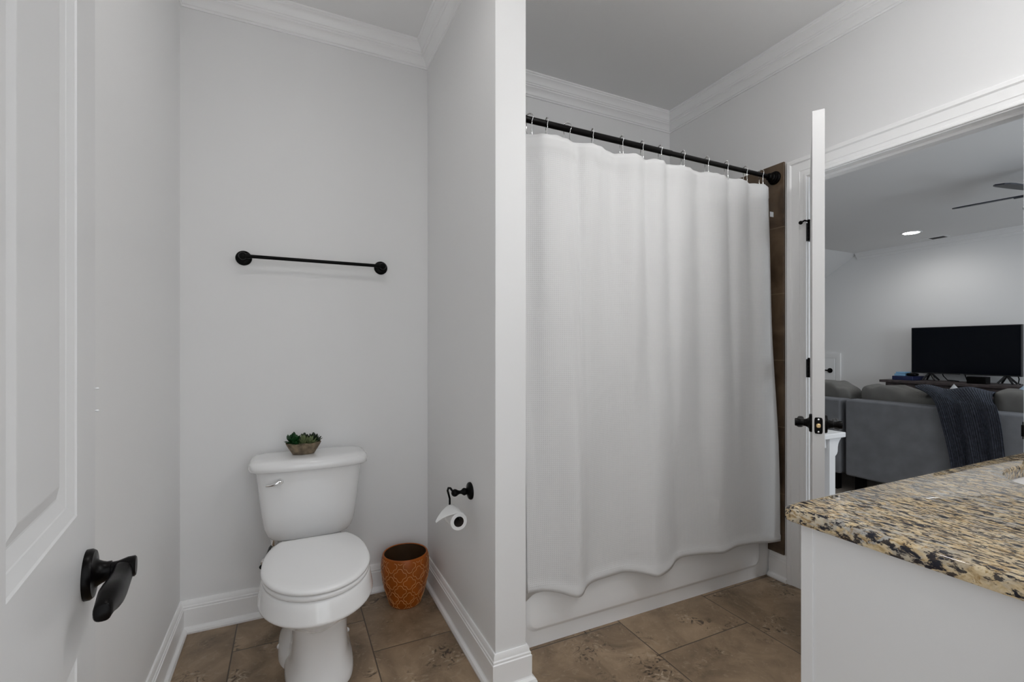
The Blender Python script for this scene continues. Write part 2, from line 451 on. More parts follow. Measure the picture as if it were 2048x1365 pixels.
mx_ = N(gnt, 'ShaderNodeMixShader'); mx_.inputs[0].default_value = .06
gnt.links.new(tr_.outputs[0], mx_.inputs[1]); gnt.links.new(gl_.outputs[0], mx_.inputs[2])
gnt.links.new(mx_.outputs[0], gnt.nodes['Material Output'].inputs['Surface'])
for x0_, x1_ in ((3.45, 4.275), (4.325, 5.15)):
    for z0_, z1_ in ((.85, 1.43), (1.47, 2.05)):
        obj('pane', MB().box(x0_, x1_, -1.248, -1.244, z0_, z1_), gm_, win1, smooth=0)

# mouldings
BB = [(0, 0), (.030, 0), (.031, .008), (.027, .017), (.018, .022), (.016, .026), (.016, .098), (.013, .101), (.0135, .108), (.010, .112), (.0085, .124), (.005, .132), (0, .132)]
sweep_segments([(XL, YF), (XL, YB), (XP1, YB), (XP1, YPE), (XP2, YPE), (XP2, YT)], BB, 0,
               ['baseboard_left', 'baseboard_back', 'baseboard_partition', 'baseboard_end', 'baseboard_return'], M['trim'])
sweep_segments([(XR, YT - .001), (XR, OY1 + .098)], BB, 0, ['baseboard_right'], M['trim'])
CR = [(0, -.108), (.007, -.108), (.008, -.102), (.005, -.099), (.011, -.096), (.014, -.086), (.020, -.074), (.030, -.066), (.033, -.064), (.033, -.058), (.039, -.055), (.041, -.049),
      (.045, -.047), (.050, -.034), (.058, -.022), (.066, -.016), (.066, -.010), (.072, -.006), (.073, 0), (0, 0)]
sweep_segments([(XL, YF), (XL, YB), (XP1, YB), (XP1, YPE), (XP2, YPE), (XP2, YB), (XR, YB), (XR, YF)], CR, CEIL,
               ['trim_1', 'trim_2', 'trim_3', 'trim_4', 'trim_5', 'trim_6', 'trim_7'], M['trim'])
CR2 = [(o*.95, h*.72) for o, h in CR]
sweep_segments([(XF, SY0), (XF, -1.2)], CR2, CL, ['trim_8'], M['trim'])
sweep_segments([(XF, 3.772), (XF, -1.2)], BB, 0, ['baseboard_far'], M['trim'])

# door casing on the bathroom side of the right wall (profile: width from the opening, projection)
CP = [(0, 0), (0, .011), (.004, .013), (.013, .013), (.016, .009), (.030, .011), (.034, .014), (.036, .012), (.072, .015), (.078, .021), (.092, .021), (.098, .017), (.098, 0)]
def casing(name, X, sgn, y0, y1, zt, prof, mat_, z0=0, ends=True):
    mb = MB(); rows = []
    for q in range(4):
        sec = []
        for wd, o in prof:
            y, z = [(y1 + wd, z0), (y1 + wd, zt + wd), (y0 - wd, zt + wd), (y0 - wd, z0)][q]
            sec.append((X + sgn*o, y, z))
        rows.append(sec)
    mb.loft(rows); return struct(name, mb, mat_, smooth=25)
casing('trim_9', XR, -1, OY0 - .005, OY1 + .005, OZ + .005, CP, M['trim'])
casing('trim_10', XR2, 1, OY0 - .005, OY1 + .005, OZ + .005, CP, M['trim'])
J = MB(); J.box(XR, XR2, OY0 - j, OY0, 0, OZ); J.box(XR, XR2, OY1, OY1 + j, 0, OZ); J.box(XR, XR2, OY0 - j, OY1 + j, OZ, OZ + j)
st = XR + .042
J.box(st, st + .035, OY0, OY0 + .011, 0, OZ - .011); J.box(st, st + .035, OY1 - .011, OY1, 0, OZ - .011); J.box(st, st + .035, OY0, OY1, OZ - .011, OZ)
jamb = struct('trim_11', J, M['trim'], smooth=0)
sp = MB(); sp.box(XR - .004, XR + .03, OY0, OY0 + .002, .885, .945); sp.box(XR - .014, XR, OY0 - .004, OY0 + .002, .895, .935)
obj('strike_plate', sp, M['bronze'], jamb, smooth=0)

# tiled shower walls
TZ = 2.168; th = .012
t = MB(); t.box(XR - th, XR, 1.578, YB, .133, TZ); struct('wall_tile_right', t, M['walltile'], smooth=0, bevel=.003)
t = MB(); t.box(XP2, XR - th, YB - th, YB, .133, TZ); struct('wall_tile_back', t, M['walltile'], smooth=0)
t = MB(); t.box(XP2, XP2 + th, 1.64, YB - th, .133, TZ); struct('wall_tile_left', t, M['walltile'], smooth=0)

# ------------------------------------------------------------------ lever handles and doors
def ring(o, a, b, ra, rb, n=20, e=2.0):
    """superellipse section centred o with half axes a*ra, b*rb"""
    out = []
    for k in range(n):
        t_ = 2*PI*k/n; c_, s_ = math.cos(t_), math.sin(t_)
        out.append(o + a*(ra*math.copysign(abs(c_)**(2/e), c_)) + b*(rb*math.copysign(abs(s_)**(2/e), s_)))
    return out
def lever(parent, P, n, l):
    P, n, l = Vector(P), Vector(n).normalized(), Vector(l).normalized(); z = Vector((0, 0, 1))
    root = obj('door_handle', MB().lathe(P, [(.0335, 0), (.0335, .006), (.031, .0095), (.020, .0105), (.017, .0135), (.0145, .018), (.0130, .022), (.0130, .027), (.0112, .0275), (.0112, .034), (.0128, .040), (.0142, .045), (.0142, .053), (.0125, .0545)], n, 36), M['bronze'], parent, smooth=40)
    b = MB(); q = P + n*.041
    S = [(-.010, .006, .006, .002), (-.002, .0105, .0100, .000), (.012, .0130, .0105, -.004), (.028, .0140, .0105, -.007), (.046, .0155, .0110, -.008),
         (.064, .0165, .0115, -.007), (.082, .0160, .0110, -.005), (.098, .0130, .0095, -.004), (.110, .0110, .0085, -.005), (.118, .0100, .0080, -.006), (.120, .0085, .0068, -.006)]
    b.loft([ring(q + l*s_ + z*dz - n*(.006*(max(s_, 0)/.11)), z, n, hz*1.12, hn*1.12, 24, 2.8) for s_, hz, hn, dz in S])
    obj('lever', b, M['bronze'], root, smooth=50)
    return root
def panel_door(name, H, d, width, thick, zb, zt, lever_z, hinges, panels, label_kind=None, flip=1, hc=None):
    """H hinge corner (plan) of the visible face; d unit direction to the latch edge; thickness runs along nb."""
    d = Vector((d[0], d[1], 0)).normalized(); nb = Vector((-d.y, d.x, 0))*flip   # from visible face into the door
    H = Vector((H[0], H[1], 0)); z = Vector((0, 0, 1))
    mb = MB()
    # recessed panels on both faces: grid of rails and stiles around panel insets
    us = sorted({0, width, *[p[0] for p in panels], *[p[1] for p in panels]})
    zs = sorted({zb, zt, *[p[2] for p in panels], *[p[3] for p in panels]})
    for side in (0, 1):
        o = H + nb*(thick*side); sg = nb if side == 0 else -nb
        for a in range(len(us) - 1):
            for b in range(len(zs) - 1):
                if any(abs(p[0]-us[a]) < 1e-6 and abs(p[2]-zs[b]) < 1e-6 for p in panels):
                    u0, u1, z0, z1 = us[a], us[a+1], zs[b], zs[b+1]; rows = []
                    for ins, dep in ((0, 0), (.002, .002), (.0155, .007), (.0168, .008), (.031, .0128), (.033, .013), (.051, .0065), (.053, .0062)):
                        rows.append([o + d*x + z*y + sg*dep for x, y in ((u0+ins, z0+ins), (u1-ins, z0+ins), (u1-ins, z1-ins), (u0+ins, z1-ins))])
                    mb.loft(rows, False, True)
                else:
                    mb.add([o + d*x + z*y for x, y in ((us[a], zs[b]), (us[a+1], zs[b]), (us[a+1], zs[b+1]), (us[a], zs[b+1]))], [(0, 1, 2, 3)])
    for (u, zz) in ((0, 0), (width, 0)):
        mb.add([H + d*u + z*zb, H + d*u + nb*thick + z*zb, H + d*u + nb*thick + z*zt, H + d*u + z*zt], [(0, 1, 2, 3)])
    for zz in (zb, zt):
        mb.add([H + z*zz, H + d*width + z*zz, H + d*width + nb*thick + z*zz, H + nb*thick + z*zz], [(0, 1, 2, 3)])
    o = struct(name, mb, M['door'], smooth=0)
    P = H + d*(width - .060) + z*lever_z
    lever(o, P, -nb, -d); lever(o, P + nb*thick, nb, -d)
    lp = MB(); m_ = H + d*width + nb*(thick/2) + z*lever_z
    lp.loft([ring(m_ + d*q, nb, z, rr*.0125, rr*.029, 28, 6) for q, rr in ((-.001, 1), (.0012, 1), (.0016, .94))])
    lo = obj('latch_plate', lp, M['bronze'], o, smooth=30)
    lb = MB(); lb.loft([ring(m_ + d*q, nb, z, rr*.0068, rr*.0075, 20, 3) for q, rr in ((.001, 1), (.006, .95), (.008, .7))])
    obj('latch_bolt', lb, M['brass'], lo)['label'] = 'brass latch bolt'
    for dz in (-.022, .022):
        obj('screw', MB().lathe(m_ + z*dz + d*.0015, [(.0032, 0), (.0030, .001), (.001, .0012)], d, 14), M['chrome'], lo)
    for hz in hinges:
        hb = MB(); c = Vector((hc[0], hc[1], 0)) if hc else H - nb*.004 - d*.004
        for k in range(5): hb.lathe(c + z*(hz - .0445 + k*.0178), [(.0058, 0), (.0058, .0172)], z, 14)
        hb.lathe(c + z*(hz + .0445), [(.0050, 0), (.0062, .003), (.003, .007)], z, 14)
        hb.obox((c + H)/2 + z*hz, (c - H).normalized() if hc else d, nb if not hc else (c - H).normalized().cross(z), z, -.010 if hc else -.0022, .012 if hc else .0015, -.0012 if hc else -.002, .0012 if hc else .030, -.0445, .0445)
        if hc: hb.box(2.300, 2.336, 1.4562, 1.4578, hz - .0445, hz + .0445)
        obj('hinge', hb, M['bronze'], o, smooth=40)
    return o
# left door (door_1): folded back towards the left wall
pw = .249
PAN1 = [(a, a + pw, z0, z1) for a in (.112, .472) for z0, z1 in ((.22, .803), (.985, 1.90))]
# visible face looks into the room (+X); thickness runs away towards the wall
door1 = panel_door('door_1', (-.155, .07), (-.125, .992), .832, .035, .012, 2.04, .888, (.25, 1.03, 1.80), PAN1)
DH = Vector((2.303, 1.419)); LV = Vector((1.694, 1.030)); dd = (LV - DH).normalized()
nb2 = Vector((-dd.y, dd.x))
W2 = .722; pw2 = (W2 - .11*3)/2
PAN2 = [(a, a + pw2, z0, z1) for a in (.11, .22 + pw2) for z0, z1 in ((.22, .80), (.985, 1.90))]
TH2 = .037
H2 = DH - nb2*(TH2/2)
door2 = panel_door('door_2', (H2.x, H2.y), (dd.x, dd.y), W2, TH2, .012, 2.047, .928, (.25, 1.105, 1.775), PAN2, hc=(2.304, 1.4475))
# hinge-pin door stop on the upper hinge
hs = MB(); hp = Vector((2.304, 1.4475, 1.830)); dv = Vector((-nb2.x, -nb2.y, 0)); d3 = Vector((dd.x, dd.y, 0))
hs.tube([hp + Vector((0, 0, -.004)), hp + dv*.018 - d3*.006 + Vector((0, 0, .004)), hp + dv*.030 - d3*.004 + Vector((0, 0, -.003))], .0042, 10)
hs.ball(hp + dv*.034 - d3*.004 + Vector((0, 0, -.005)), .0095, 14)
hs.ball(hp + Vector((0, 0, 0)), .009, 12, (1, 1, .6))
obj('hinge_stop', hs, M['bronze'], door2, smooth=60)
# little white plastic bits left on the door edge
pb = MB(); e1 = Vector((-.155, .07, 0)) + Vector((-.125, .992, 0)).normalized()*.832
for zz in (1.141, 1.108): pb.ball(e1 + Vector((.002, .001, zz)), .003, 10, (1, 1, .6))
obj('edge_bumper', pb, M['white_lacquer'], door1)

# attic access door far away in the living room
AY0, AY1 = 3.848, 4.55
ad = MB(); ad.box(XF - .022, XF, AY0, AY1, .01, 1.072)
d3_ = struct('door_3', ad, M['trim'], smooth=0, bevel=.004)
casing('trim_12', XF, -1, AY0 - .004, AY1 + .004, 1.075, [(0, 0), (0, .012), (.01, .015), (.05, .02), (.066, .02), (.066, 0)], M['trim'])
lh = MB(); P = Vector((XF - .022, 3.905, .905)); lh.lathe(P, [(.033, 0), (.033, .008), (.012, .012), (.011, .05)], (-1, 0, 0), 24)
lh.tube([P + Vector((-.05, 0, 0)), P + Vector((-.055, .03, .004)), P + Vector((-.055, .07, -.004)), P + Vector((-.055, .105, .006))], [.011, .009, .008, .006], 10)
obj('door_handle', lh, M['bronze'], d3_, smooth=50)

# ------------------------------------------------------------------ toilet
TX = .095
def egg(cx, yf, yb, yc, hw, z, ef=2.0, eb=2.4, n=56, cut=9):
    """plan outline: yf front, yb back, yc the widest line"""
    out = []
    for k in range(n):
        a = 2*PI*k/n; c_, s_ = math.cos(a), math.sin(a)
        e = ef if s_ < 0 else eb
        x = hw*math.copysign(abs(c_)**(2/e), c_)
        y = (yc - yf if s_ < 0 else yb - yc)*math.copysign(abs(s_)**(2/e), s_)
        out.append((cx + x, min(yc + y, cut), z))
    return out
toilet = empty('toilet', (TX, 1.98, 0), 'white two-piece toilet with closed lid against the back wall of the nook', 'toilet')
b = MB()
# pedestal
b.loft([egg(TX + .012, yf, yb, (yf+yb)/2, hw, z, 3.4, 3.2) for z, yf, yb, hw in
        ((0, 1.752, 2.25, .120), (.012, 1.750, 2.25, .121), (.03, 1.754, 2.245, .118), (.05, 1.760, 2.24, .109), (.09, 1.766, 2.22, .100), (.16, 1.764, 2.20, .096),
         (.23, 1.745, 2.19, .098), (.285, 1.722, 2.19, .104), (.33, 1.715, 2.19, .11))])
# rear foot bulge with bolt cap
b.loft([egg(TX, 1.90, 2.26, 2.08, hw, z, 2.6, 2.6) for z, hw in ((0, .132), (.02, .132), (.045, .126), (.075, .108), (.12, .092))])
# bowl
b.loft([egg(TX, yf, yb, yc, hw, z, 2.05, 2.3) for z, yf, yb, yc, hw in
        ((.205, 1.770, 2.05, 1.90, .070), (.232, 1.728, 2.08, 1.89, .098), (.258, 1.690, 2.10, 1.87, .124), (.284, 1.652, 2.11, 1.85, .149), (.306, 1.620, 2.12, 1.845, .170),
         (.321, 1.598, 2.12, 1.84, .184), (.328, 1.589, 2.12, 1.84, .1905), (.333, 1.587, 2.12, 1.84, .1915), (.338, 1.588, 2.12, 1.84, .1910), (.372, 1.594, 2.12, 1.84, .185), (.394, 1.600, 2.12, 1.84, .181),
         (.400, 1.604, 2.118, 1.84, .178), (.402, 1.612, 2.11, 1.84, .170))])
# deck under the tank
b.loft([egg(TX, 2.02, 2.35, 2.19, hw, z, 5, 5) for z, hw in ((.26, .085), (.30, .098), (.345, .118), (.372, .122), (.378, .118))])
obj('bowl', b, M['porcelain'], toilet, smooth=60)
s = MB()
s.loft([egg(TX, 1.598 + i, 2.118 - i, 1.835, .178 - i, z, 2.05, 2.5, 96, 2.070 - i) for z, i in ((.4025, .004), (.406, 0), (.416, 0), (.4205, .004))])
obj('seat', s, M['plastic'], toilet, smooth=50)
s = MB()
s.loft([egg(TX, 1.594 + i, 2.114 - i, 1.835, .181 - i, z, 2.05, 2.5, 96, 2.064 - i) for z, i in ((.4225, .006), (.4255, .001), (.431, 0), (.436, .002), (.4395, .007), (.4415, .016), (.4425, .04), (.4432, .10), (.4434, .15))])
obj('lid', s, M['plastic'], toilet, smooth=50)
for sx in (-.07, .07):
    h = MB(); h.lathe((TX + sx - .02, 2.085, .414), [(.010, 0), (.011, .004), (.011, .036), (.010, .04)], (1, 0, 0), 16)
    obj('lid_hinge', h, M['plastic'], toilet)
tk = MB()
def rrect(cx, y0, y1, hw, z, e=5, bow=0.0, n=64):
    out = []; yc = (y0+y1)/2; hy = (y1-y0)/2
    for k in range(n):
        a = 2*PI*k/n; c_, s_ = math.cos(a), math.sin(a)
        x = hw*math.copysign(abs(c_)**(2/e), c_); y = hy*math.copysign(abs(s_)**(2/e), s_)
        if s_ < 0: y -= bow*(1 - (x/hw)**2)
        out.append((cx + x, yc + y, z))
    return out
TC = .088
tk.loft([rrect(TC, y0, 2.372, hw, z, 6, .012) for z, y0, hw in
         ((.378, 2.235, .128), (.382, 2.222, .143), (.392, 2.208, .157), (.412, 2.196, .171), (.445, 2.188, .182), (.50, 2.184, .190), (.58, 2.180, .199), (.66, 2.176, .208), (.695, 2.174, .212))])
tank = obj('tank', tk, M['porcelain'], toilet, smooth=50)
tl = MB()
tl.loft([rrect(TC, y0, y1, hw, z, 5, .014) for z, y0, y1, hw in
         ((.688, 2.176, 2.374, .214), (.690, 2.158, 2.378, .231), (.694, 2.153, 2.380, .2365), (.708, 2.151, 2.380, .239), (.722, 2.155, 2.379, .236), (.731, 2.164, 2.376, .228),
          (.7355, 2.178, 2.370, .214), (.7372, 2.20, 2.36, .190), (.738, 2.24, 2.33, .12))])
obj('tank_lid', tl, M['porcelain'], toilet, smooth=50)
fl = MB(); P = Vector((-.030, 2.172, .650))
fl.lathe(P, [(.013, .0), (.013, .006), (.009, .010), (.008, .020)], (0, -1, 0), 20)
fl.tube([P + Vector(q) for q in ((.004, -.020, .003), (-.008, -.024, .001), (-.022, -.026, -.005), (-.038, -.025, -.007), (-.052, -.023, -.007))], [.007, .0095, .0065, .0055, .0045], 12)
obj('flush_lever', fl, M['chrome'], toilet, smooth=60)['label'] = 'chrome flush lever'
for sx in (-.122, .122):
    bc = MB(); bc.ball((TX + sx, 2.06, .028), .014, 14, (1, 1, .8)); obj('bolt_cap', bc, M['plastic'], toilet)

valve = empty('water_supply_valve', (-.085, YB - .017, .235), 'small metal water supply valve and hose on the wall behind the toilet', 'valve')
v = MB(); v.lathe((-.085, YB - .001, .235), [(.028, 0), (.027, .004), (.010, .007), (.010, .045)], (0, -1, 0), 20)
obj('stop_valve', v, M['chrome'], valve)
v = MB(); v.ball((-.098, YB - .045, .235), .013, 14, (1.4, .7, 1)); obj('valve_handle', v, M['bronze'], valve)
v = MB(); v.tube([(-.085, YB - .045, .235), (-.085, YB - .045, .28), (-.072, YB - .06, .32), (-.058, YB - .085, .345), (-.055, YB - .09, .355)], .0055, 10)
obj('supply_hose', v, M['hose'], valve)
v = MB(); v.lathe((-.055, YB - .09, .340), [(.011, 0), (.017, .012), (.017, .036)], (0, 0, 1), 14); obj('coupling_nut', v, M['chrome'], valve)

# ------------------------------------------------------------------ succulent planter on the tank
PX, PY, PZ = .061, 2.262, .739
plant = empty('succulent_planter', (PX, PY, PZ), 'oval weathered clay bowl of green succulents on the toilet tank lid', 'plant')
p = MB()
def ell(a, b_, z, n=40, dy=0): return [(PX + a*math.cos(2*PI*k/n)*(1 + .012*math.sin(5*k)), PY + dy + b_*math.sin(2*PI*k/n), z + PZ + .0015*math.sin(7*2*PI*k/n)*(z > .03)) for k in range(n)]
p.loft([ell(.044, .028, 0), ell(.047, .031, .004), ell(.058, .040, .022), ell(.068, .047, .040), ell(.072, .050, .049), ell(.070, .048, .0505), ell(.064, .043, .047), ell(.060, .040, .040)])
obj('pot', p, M['pot'], plant, smooth=50)
def leaf(mb, base, az, el, L, W, T, curl=.2, tip=1.0):
    base = Vector(base); h_ = Vector((math.cos(az), math.sin(az), 0)); side = Vector((-math.sin(az), math.cos(az), 0))
    secs = []
    for k in range(7):
        t_ = k/6; e_ = el + curl*t_
        pos = base + h_*(L*t_*math.cos(e_)) + Vector((0, 0, L*t_*math.sin(e_)))
        up = Vector((0, 0, 1))*math.cos(e_) - h_*math.sin(e_)
        ww = W*max(.08, (math.sin(PI*(.12 + .80*t_**tip)))); tt = T*max(.1, math.sin(PI*(.2 + .78*t_)))
        secs.append([pos + side*(ww*math.cos(a)) + up*(tt*math.sin(a)) for a in [2*PI*q/8 for q in range(8)]])
    mb.loft(secs)
def rosette(name, x, y, z, mats, rings_, W, T, seed):
    random.seed(seed); mb = MB()
    for cnt, el, L in rings_:
        a0 = random.random()*6
        for k in range(cnt):
            leaf(mb, (PX + x, PY + y, PZ + z), a0 + 2*PI*k/cnt + random.uniform(-.15, .15), el + random.uniform(-.1, .1), L*1.16*random.uniform(.88, 1.1), W*1.12, T, .25)
    return obj(name, mb, mats, plant, smooth=60)
rosette('succulent', -.040, .006, .046, M['leaf_dark'], ((7, .10, .036), (7, .7, .040), (5, 1.2, .041)), .015, .003, 1)
rosette('succulent', -.030, -.018, .042, M['leaf_dark'], ((7, .1, .026), (6, .7, .024)), .006, .003, 2)
rosette('succulent', .000, -.006, .042, M['leaf_sage'], ((11, .1, .034), (10, .55, .034), (7, .95, .034), (4, 1.3, .032)), .0042, .0032, 3)
rosette('succulent', .026, -.010, .043, M['leaf_sage'], ((11, .1, .030), (10, .5, .031), (7, .95, .030), (4, 1.3, .028)), .0042, .0032, 4)
rosette('succulent', .042, .016, .044, M['leaf_deep'], ((8, .25, .036), (7, .75, .036), (5, 1.15, .032)), .010, .003, 5)
rosette('succulent', .006, .022, .045, M['leaf_deep'], ((8, .4, .030), (6, .9, .034), (4, 1.3, .034)), .009, .003, 6)
so = MB(); so.loft([ell(.061, .041, .038), ell(.050, .030, .046), ell(.02, .012, .048)]); obj('soil', so, M['leaf_deep'], plant, smooth=60)

# ------------------------------------------------------------------ terracotta bin
BX, BY = .502, 2.228
bin_ = empty('waste_bin', (BX, BY, 0), 'terracotta orange ceramic bin with quatrefoil outline pattern in the corner beside the toilet', 'bin')
BZ = [0, .004, .02, .05, .08, .11, .14, .17, .20, .222, .232]
BR = [.066, .073, .0785, .0885, .0970, .1040, .1088, .1108, .1100, .1072, .1050]
rad = spline(BZ, BR)
b = MB(); n = 64
prof = [(.060, 0.0), (.070, 0.0)] + [(rad(z), z) for z in np.linspace(.003, .229, 40)] + [(.1050, .2335), (.1025, .2365), (.0990, .2370), (.0965, .2345)]
b.lathe((BX, BY, 0), prof, (0, 0, 1), n, True, False)
b.cur = 2
b.lathe((BX, BY, 0), [(.0965, .2345), (.0985, .20), (.0975, .15), (.088, .09), (.070, .03), (.055, .016), (.002, .015)], (0, 0, 1), n, False, True)
b.cur = 1
def quatre(n=96):
    """quatrefoil with small square notches between the lobes (unit half size)"""
    pts = []
    for q in range(4):
        a0 = q*PI/2
        seg = []
        for k in range(13):
            t_ = -1 + 2*k/12
            lx = .62 + .38*math.sqrt(max(0, 1 - t_*t_))**1.0; ly = .42*t_
            seg.append((lx if abs(t_) < 1 else .62, ly))
        seg = [(.42, -.42)] * 0 + seg + [(.52, .42), (.52, .52)]
        for x, y in seg:
            pts.append((x*math.cos(a0) - y*math.sin(a0), x*math.sin(a0) + y*math.cos(a0)))
    return pts
Q = quatre(); NC = 8; pitch = .0385
for row in range(-1, 8):
    zc = .020 + row*pitch
    for c_ in range(NC):
        a0 = 2*PI*(c_ + .5*(row % 2))/NC + .35
        sc = 1.0; rr = rad(min(max(zc, 0), .23))
        hw_ = rr*2*PI/NC*.335; hh = .0300
        runs = []; cur = []
        for (x, y) in Q + Q[:1]:
            zz = zc + y*hh
            if .004 < zz < .228:
                r_ = rad(zz); an = a0 + x*hw_/rr
                cur.append((BX + (r_ + .0002)*math.cos(an), BY + (r_ + .0002)*math.sin(an), zz))
            else:
                if len(cur) > 1: runs.append(cur)
                cur = []
        if len(cur) > 1: runs.append(cur)
        for rn in runs: b.tube(rn, .0011, 5)
obj('bin_body', b, [M['glaze'], M['glaze_line'], M['glaze_in']], bin_, smooth=50)

# ------------------------------------------------------------------ towel bar
tb = empty('towel_bar', (.118, YB, 1.608), 'black metal towel bar on the wall above the toilet', 'towel bar')
for x in (-.178, .416):
    m_ = MB(); m_.lathe((x, YB, 1.603), [(.0325, 0), (.0325, .004), (.030, .008), (.022, .011), (.014, .013), (.012, .020), (.0135, .030), (.011, .038), (.010, .050)], (0, -1, 0), 32)
    obj('mounting_post', m_, M['black'], tb, smooth=40)
    m_ = MB(); m_.ball((x, YB - .060, 1.603), .0165, 20)
    obj('end_knob', m_, M['black'], tb, smooth=80)
m_ = MB(); m_.lathe((-.178, YB - .060, 1.603), [(.0105, .0), (.0105, .026), (.0078, .030), (.0078, .564), (.0105, .568), (.0105, .594)], (1, 0, 0), 20)
obj('bar', m_, M['black'], tb, smooth=40)

# ------------------------------------------------------------------ toilet paper holder and roll
TPY, TPZ = 1.752, .636
th_ = empty('paper_holder', (XP1, TPY, TPZ), 'black single-post toilet paper holder on the partition wall', 'paper holder')
m_ = MB(); m_.lathe((XP1, TPY, TPZ), [(.034, 0), (.034, .005), (.031, .009), (.018, .013), (.012, .017), (.013, .022), (.015, .027), (.013, .033), (.008, .039), (.0065, .045), (.008, .051), (.011, .056)], (-1, 0, 0), 32)
obj('mounting_post', m_, M['black'], th_, smooth=40)
kx = XP1 - .066
m_ = MB(); m_.ball((kx, TPY, TPZ), .0145, 20); obj('end_knob', m_, M['black'], th_, smooth=80)
RX, RZ = XP1 - .078, TPZ - .078
m_ = MB(); m_.tube([(kx - .008, TPY + .004, TPZ + .006), (kx - .014, TPY + .012, TPZ + .017), (kx - .019, TPY + .022, TPZ + .016), (kx - .020, TPY + .030, TPZ + .004), (RX + .002, TPY + .034, TPZ - .03), (RX + .002, TPY + .034, RZ + .012), (RX, TPY + .030, RZ + .010), (RX, TPY + .015, RZ + .0095), (RX, TPY - .088, RZ + .0095), (RX, TPY - .094, RZ + .013)], .0042, 10)
obj('swing_arm', m_, M['black'], th_, smooth=60)
roll = empty('toilet_paper_roll', (RX, TPY - .03, RZ), 'nearly used up white toilet paper roll with folded end hanging on the black holder', 'toilet paper')
y0, y1, ro, ri = TPY - .082, TPY + .020, .0325, .0195
m_ = MB(); nn = 40
m_.lathe((RX, y0, RZ - .006), [(ri, 0), (ro - .001, 0), (ro, .001), (ro, y1-y0-.001), (ro-.001, y1-y0), (ri, y1-y0)], (0, 1, 0), nn, False, False)
obj('paper', m_, M['paper'], roll, smooth=40)
m_ = MB(); m_.lathe((RX, y0 + .0005, RZ - .006), [(ri, 0), (ri, y1-y0-.001)], (0, 1, 0), nn, False, False)
obj('core', m_, M['cardboard'], roll, smooth=40, solid=.0012)['label'] = 'dark cardboard core'
# loose end: leaves the top of the roll and juts out to the left, folded to a point
cz = RZ - .006
def flap(u, v):
    # u across the roll (y), v along the sheet
    L_ = .098*v
    yc = y0 + (y1 - y0)*u
    if v < .25:
        a = PI/2 + (v/.25 - 1)*.9 + .25
        x = RX + (ro + .001)*math.cos(a); z = cz + (ro + .001)*math.sin(a); y = yc
    else:
        t_ = (v - .25)/.75
        a = PI/2 + .25
        x = RX + (ro + .001)*math.cos(a) - .076*t_; z = cz + (ro + .001)*math.sin(a) - .006*t_ - .018*t_**3
        tipy = y0 + .006
        y = yc + (tipy - yc)*(t_**1.1)*.86
        z += -.004*math.sin(PI*u)*t_
    return (x, y, z)
m_ = MB(); m_.grid(flap, 14, 22)
obj('loose_sheet', m_, M['paper'], roll, smooth=60, solid=.0012)

# ------------------------------------------------------------------ bath tub
tub = empty('bathtub', ((XP2 + XR)/2, (YT + YB)/2, 0), 'white alcove bathtub with panelled apron behind the shower curtain', 'bathtub')
tx0, tx1 = XP2 + th + .001, XR - th - .001; ty1 = YB - th - .001; tz = .42
def rr2(x0, x1, y0, y1, r, n=10):
    out = []
    for cx, cy, a0 in ((x1-r, y1-r, 0), (x0+r, y1-r, PI/2), (x0+r, y0+r, PI), (x1-r, y0+r, 1.5*PI)):
        for k in range(n + 1):
            a = a0 + PI/2*k/n; out.append((cx + r*math.cos(a), cy + r*math.sin(a)))
    return out
# apron with a rounded raised panel
A = MB()
def ap(pts, y): return [(x, y, z) for x, z in pts]
ax0, ax1 = XP2 + .001, XR - .001
frame_o = []
rec = rr2(ax0 + .075, ax1 - .075, .045 + .012, .375, .05)
outer = []
for x, z in rec:   # project outward on the rectangle
    cx, cz_ = (ax0+ax1)/2, .21
    hx, hz = (ax1-ax0)/2, .21
    k = min(hx/max(abs(x-cx), 1e-6), hz/max(abs(z-cz_), 1e-6)); outer.append((cx + (x-cx)*k, cz_ + (z-cz_)*k))
for c_ in ((ax0, 0), (ax1, 0), (ax0, .42), (ax1, .42)):
    q = min(range(len(outer)), key=lambda i_: math.hypot(outer[i_][0]-c_[0], outer[i_][1]-c_[1])); outer[q] = c_
def inset(i): return rr2(ax0 + .075 + i, ax1 - .075 - i, .057 + i, .375 - i, max(.05 - i*.6, .01))
YA = YT + .006
A.loft([ap(outer, YA + .02), ap(outer, YA), ap(rec, YA), ap(inset(.005), YA - .0015), ap(inset(.016), YA - .0105), ap(inset(.022), YA - .012)], False, True)
obj('apron', A, M['acrylic'], tub, smooth=30)
T = MB()
bx = lambda i, z: [(x, y, z) for x, y in rr2(tx0 + .07 + i, tx1 - .07 - i, YT + .09 + i, ty1 - .06 - i, .12)]
ot = [(x, y, tz) for x, y in rr2(tx0, tx1, YT + .0075, ty1, .012)]
ob = [(x, y, .41) for x, y in rr2(tx0, tx1, YT + .0075, ty1, .012)]
T.loft([ob, ot, bx(0, tz), bx(.012, tz - .012), bx(.05, .18), bx(.09, .09), bx(.14, .075)], False, True)
obj('basin', T, M['acrylic'], tub, smooth=40)

